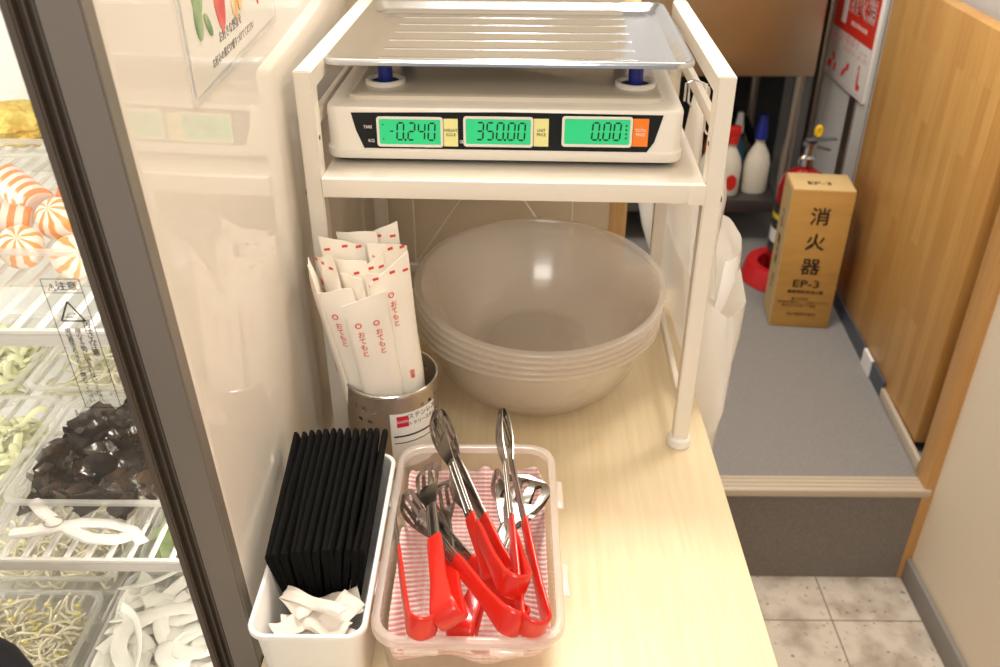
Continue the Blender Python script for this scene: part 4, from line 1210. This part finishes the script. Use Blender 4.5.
for (y, lab) in ((.935, 'bent wire hook on the right rail of the rack, nearer the front post'), (1.035, 'bent wire hook on the right rail of the rack, nearer the back')):
    bm = bmesh.new()
    x = .2035
    P = [(x - .0195, y, .352), (x - .0195, y, .371), (x - .012, y, .3745), (x - .0015, y, .371), (x + .003, y, .352), (x + .004, y, .335)]
    P += [(x + .016 - .012 * math.cos(a), y, .326 - .012 * math.sin(a)) for a in [PI * k / 8 for k in range(1, 9)]] + [(x + .028, y, .336)]
    tube(bm, P, .0013, 8)
    obj('wire_hook', bm, STEEL, label=lab, cat='hook', group='hooks carrying the plastic bag')

# ================================================================== KITCHEN BEHIND
# cardboard carton
cM2 = Matrix.Translation((.702, 2.078, PF)) @ Matrix.Rotation(R(-6.5), 4, 'Z')
ct = thing('cardboard_carton', 'tall brown cardboard fire extinguisher carton standing on the grey carpet', 'carton', (.77, 2.13, PF))
cwid, cdep, chgt = .152, .116, .390
obj('carton_body', B(0, cwid, 0, cdep, .001, chgt, bev=.002, M=cM2), [CARD], ct)
obj('carton_top_flap', B(.001, cwid - .001, .001, cdep - .001, chgt - .0005, chgt + .0018, bev=.0006, M=cM2), CARD_T, ct)
obj('carton_lit_side', B(-.0012, .0005, .002, cdep - .002, .004, chgt - .003, M=cM2), CARD_T, ct)  # thin lighter sheet added so the left side looks lit
F2 = cM2 @ frame_M((cwid / 2, -.0004, 0), (1, 0, 0), (0, 0, 1))
INK = mat('carton_ink', '#33261A', .7)
def bold(body, size, M, m, parent, name='printed_text', sx=1.0, d=.0008, ext=.0002):
    bm = text_bm(body, size, M, ext=ext, sx=sx)
    for a, b in ((d, 0), (d / 2, d)): join(bm, text_bm(body, size, M @ Matrix.Translation((a, b, 0)), ext=ext, sx=sx))
    return obj(name, bm, m, parent)
for ch, z in (('消', .318), ('火', .248), ('器', .178)): bold(ch, .050, F2 @ Matrix.Translation((0, z, .0003)), INK, ct, 'printed_character', d=.0014)
bold('EP-3', .030, F2 @ Matrix.Translation((-.002, .130, .0003)), INK, ct, sx=1.3, d=.001)
bold('業務用粉末消火器', .0115, F2 @ Matrix.Translation((0, .107, .0003)), INK, ct, d=.0003)
for k, (s_, z) in enumerate((('蓄圧式粉末', .086), ('取扱説明書をよくお読みください', .076), ('直射日光を避けて保管', .066), ('消火器株式会社', .040))):
    obj('printed_text', text_bm(s_, .0088 if k < 3 else .011, F2 @ Matrix.Translation((-.01 if k in (0, 2) else 0, z, .0003))), INK, ct)
T2 = cM2 @ Matrix.Translation((.070, .045, chgt + .002))
bold('EP-3', .028, T2, INK, ct, sx=1.2)
S2 = cM2 @ frame_M((-.0016, cdep / 2, 0), (0, -1, 0), (0, 0, 1))
for k, (s_, z, q) in enumerate((('EP-3', .29, .028), ('消火器', .20, .03), ('3.0kg', .11, .022))): obj('printed_text', text_bm(s_, q, S2 @ Matrix.Translation((0, z, .0002)) @ Matrix.Rotation(PI / 2, 4, 'Z')), INK, ct)

# extinguisher in its red stand
ex = thing('fire_extinguisher', 'red fire extinguisher half hidden behind the cardboard carton', 'fire extinguisher', (.800, 2.350, PF))
ec = (.818, 2.352, 0)
bm = bmesh.new(); lathe(bm, [(0, PF + .02), (.060, PF + .02), (.066, PF + .03), (.066, -.315), (.062, -.292), (.050, -.272), (.032, -.260), (.020, -.254), (.018, -.235), (0, -.235)], 48, c=ec); obj('cylinder', bm, EXTR, ex)
bm = bmesh.new(); lathe(bm, [(.0665, -.50), (.0668, -.50), (.0668, -.355), (.0665, -.355)], 48, c=ec); lb = obj('body_label', bm, mat('label_dark', '#2F3034', .5), ex)
bm = bmesh.new(); lathe(bm, [(.067, -.40), (.0674, -.40), (.0674, -.385), (.067, -.385)], 48, c=ec); obj('yellow_band', bm, mat('band_yellow', '#D9C22F', .5), lb)
bm = bmesh.new(); lathe(bm, [(.067, -.47), (.0674, -.47), (.0674, -.43), (.067, -.43)], 48, c=ec); obj('white_band', bm, LABW, lb)
bm = bmesh.new(); lathe(bm, [(0, -.245), (.022, -.245), (.024, -.238), (.022, -.230), (.024, -.222), (.016, -.216), (.014, -.196), (.018, -.192), (.018, -.18), (0, -.18)], 32, c=ec); obj('neck', bm, STEEL, ex)
bm = bmesh.new()
Mh = Matrix.Translation((ec[0], ec[1], -.185)) @ Matrix.Rotation(R(25), 4, 'Z')
box(bm, -.020, .075, -.009, .009, -.008, .000, bev=.002, M=Mh @ Matrix.Rotation(R(18), 4, 'Y')); box(bm, -.015, .085, -.010, .010, .008, .014, bev=.002, M=Mh @ Matrix.Rotation(R(6), 4, 'Y'))
obj('lever_handle', bm, mat('lever_grey', '#7F848B', .35, .6), ex)
bm = bmesh.new(); tube(bm, [(ec[0] + .016 + .006 * math.cos(a), ec[1], -.150 + .012 * math.sin(a)) for a in [k * 2 * PI / 20 for k in range(20)]], .006, 8, closed=True); obj('safety_pin', bm, mat('pin_yellow', '#E8B91E', .4), ex)
bm = bmesh.new(); rc = (.802, 2.355, PF)
lathe(bm, [(.112, 0), (.116, .004), (.104, .052), (.100, .056), (.076, .056), (.071, .052), (.071, .004), (.075, 0)], 56, c=rc); lathe(bm, [(0, 0), (.072, 0), (.072, .006), (0, .006)], 40, c=rc)
obj('extinguisher_stand', bm, REDPL, label='red round plastic floor stand under the fire extinguisher', cat='stand')

# sign on the far right wall
sg = thing('fire_extinguisher_sign', 'red and white fire extinguisher instruction sign on the kitchen wall', 'sign', (.945, 2.54, -.086))
gM2 = frame_M((.9455, 2.715, -.084), (0, -1, 0), (0, 0, 1))
obj('sign_board', B(0, .34, 0, .48, -.006, .003, bev=.001, M=gM2), LABW, sg)
obj('red_field', B(.006, .334, .140, .47, .003, .0036, M=gM2), SIGNR, sg)
obj('white_box', B(.070, .105, .160, .43, .0036, .0042, M=gM2), LABW, sg)
bm = text_bm('消火器', .068, gM2 @ Matrix.Translation((.215, .222, .0038)), sx=1.0); join(bm, text_bm('消火器', .068, gM2 @ Matrix.Translation((.2175, .223, .0038)), sx=1.0))
join(bm, text_bm('FIRE EXTINGUISHER', .016, gM2 @ Matrix.Translation((.215, .172, .0038)), sx=.9))
obj('sign_title', bm, WHT_PRINT, sg)
bm = text_bm('消火器の使い方', .020, gM2 @ Matrix.Translation((.17, .127, .0032)))
for a in (.008, .332): line(bm, a, .008, a, .148, .0015, gM2 @ Matrix.Translation((0, 0, .003)))
line(bm, .008, .008, .332, .008, .0015, gM2 @ Matrix.Translation((0, 0, .003)))
for a in (.115, .225): line(bm, a, .012, a, .12, .0012, gM2 @ Matrix.Translation((0, 0, .003)))
for k, s_ in enumerate(('安全ピンを\n引き抜く', 'ホースを\n火元に向ける', 'レバーを\n強くにぎる')):
    join(bm, text_bm(s_, .015, gM2 @ Matrix.Translation((.062 + k * .109, .108, .0032))))
obj('sign_lettering', bm, mat('pink_print', '#D98A84', .6), sg)
for k, prts in enumerate((((.035, .035, .03, .012, 20), (.062, .060, .022, .008, -40), (.085, .036, .02, .008, 70)), ((.160, .040, .032, .008, 40), (.185, .060, .018, .010, 40)), ((.275, .045, .010, .026, 5), (.290, .030, .014, .008, 60), (.272, .078, .008, .008, 0)))):
    bm = bmesh.new()
    for q, (x, y, a, b, r_) in enumerate(prts): join(bm, blob(x, y, a * .7, b, R(r_), M=gM2, z=.0032 + q * .0002, n=16))
    obj('red_figure', bm, REDP, sg)

# stainless sink unit
sk = thing('steel_sink_cabinet', 'brushed stainless steel sink unit with an open space under it', 'sink', (.3, 2.7, PF))
bm = B(-.7, .846, 2.50, 3.05, -.045, .42, bev=.006)
obj('front_panel', bm, mat('sink_steel', '#C2AE96', .34, 1, bump=(3, .3, .02)), sk)
for x in (.825, -.65):
    for y in (2.56, 3.02):
        bm = bmesh.new(); tube(bm, [(x, y, PF), (x, y, -.045)], .015, 16); obj('leg', bm, STEEL_B, sk)
bm = B(-.66, .835, 2.56, 3.03, -.462, -.440, bev=.004); box(bm, -.66, .835, 2.555, 2.566, -.475, -.435, bev=.003)
obj('under_shelf', bm, DARKSHELF, sk)
bm = bmesh.new()
tube(bm, [(.55, 2.95, -.05), (.60, 2.93, -.15), (.70, 2.95, -.24), (.80, 2.98, -.32), (.84, 3.0, -.40)], .014, 10); tube(bm, [(.62, 3.0, -.05), (.63, 2.98, -.2), (.66, 3.0, -.42)], .012, 10)
obj('drain_hose', bm, BLACK_R, sk)
# bottles under the sink
def bottle(label, x, y, z, h, r, m_body, m_top, kind):
    t = thing('spray_bottle', label, 'bottle', (x, y, z))
    prof = [(0, 0), (r * .9, 0), (r, .006), (r, h * .38), (r * .82, h * .5), (r * .42, h * .62), (r * .36, h * .64), (r * .36, h * .70), (0, h * .70)]
    bm = lathe(bmesh.new(), prof, 32)
    for v in bm.verts: v.co.y *= .72
    bm.transform(Matrix.Translation((x, y, z))); b_ = obj('bottle_body', bm, m_body, t)
    bm = bmesh.new()
    if kind == 'nozzle':
        lathe(bm, [(0, h * .70), (r * .48, h * .70), (r * .50, h * .78), (r * .34, h * .92), (r * .30, h), (0, h)], 24)
    else:
        lathe(bm, [(0, h * .69), (r * .46, h * .69), (r * .46, h * .78), (0, h * .78)], 24)
        box(bm, -r * 1.15, r * .55, -r * .3, r * .3, h * .80, h * .92, bev=.004); box(bm, -r * .3, r * .3, -r * .25, r * .25, h * .76, h * .82)
        box(bm, -r * .85, -r * .65, -r * .2, r * .2, h * .62, h * .82, bev=.002, M=Matrix.Rotation(R(10), 4, 'Y'))
        box(bm, -r * 1.45, -r * 1.1, -r * .2, r * .2, h * .83, h * .89, bev=.002)
    bm.transform(Matrix.Translation((x, y, z))); obj('spray_head', bm, m_top, t)
    return b_
SZ = -.4395
bottle('white spray bottle with a blue nozzle under the sink', .764, 2.64, SZ, .245, .040, mat('bottle_white', '#D9CFBE', .4), BLUE, 'nozzle')
b_ = bottle('white spray bottle with a red trigger under the sink, behind the rack post', .676, 2.62, SZ, .235, .036, MATS['bottle_white'], mat('trigger_red', '#C8281F', .4), 'trigger')
bm = bmesh.new(); lathe(bm, [(.0, .0), (.017, .0), (.017, .0012), (0, .0012)], 28, M=Matrix.Translation((.680, 2.5945, SZ + .045)) @ Matrix.Scale(1.5, 4, (0, 0, 1)) @ Matrix.Rotation(PI / 2, 4, 'X')); obj('red_oval_label', bm, MATS['trigger_red'], b_)
bottle('teal blue bottle at the back under the sink', .725, 2.76, SZ, .215, .030, mat('bottle_teal', '#2E6E86', .4), WHT, 'nozzle')
bottle('white bottle with a dark orange band far under the sink, left of the others', .615, 2.66, SZ, .18, .032, MATS['bottle_white'], mat('cap_dark_orange', '#A85A2A', .4), 'nozzle')

# unidentified dark blurred thing at the bottom left, built as a strap
bm = bmesh.new()
tube(bm, [(-.52, .31, .10), (-.42, .345, .182), (-.36, .350, .192), (-.32, .340, .172), (-.283, .320, .130), (-.258, .29, .06), (-.245, .26, -.05)], [.03, .034, .034, .034, .032, .03, .03], 20)
obj('dark_strap', bm, mat('dark_navy_fabric', '#14161F', .8), label='blurred dark navy padded strap in the bottom left corner, in front of the fridge', cat='strap')
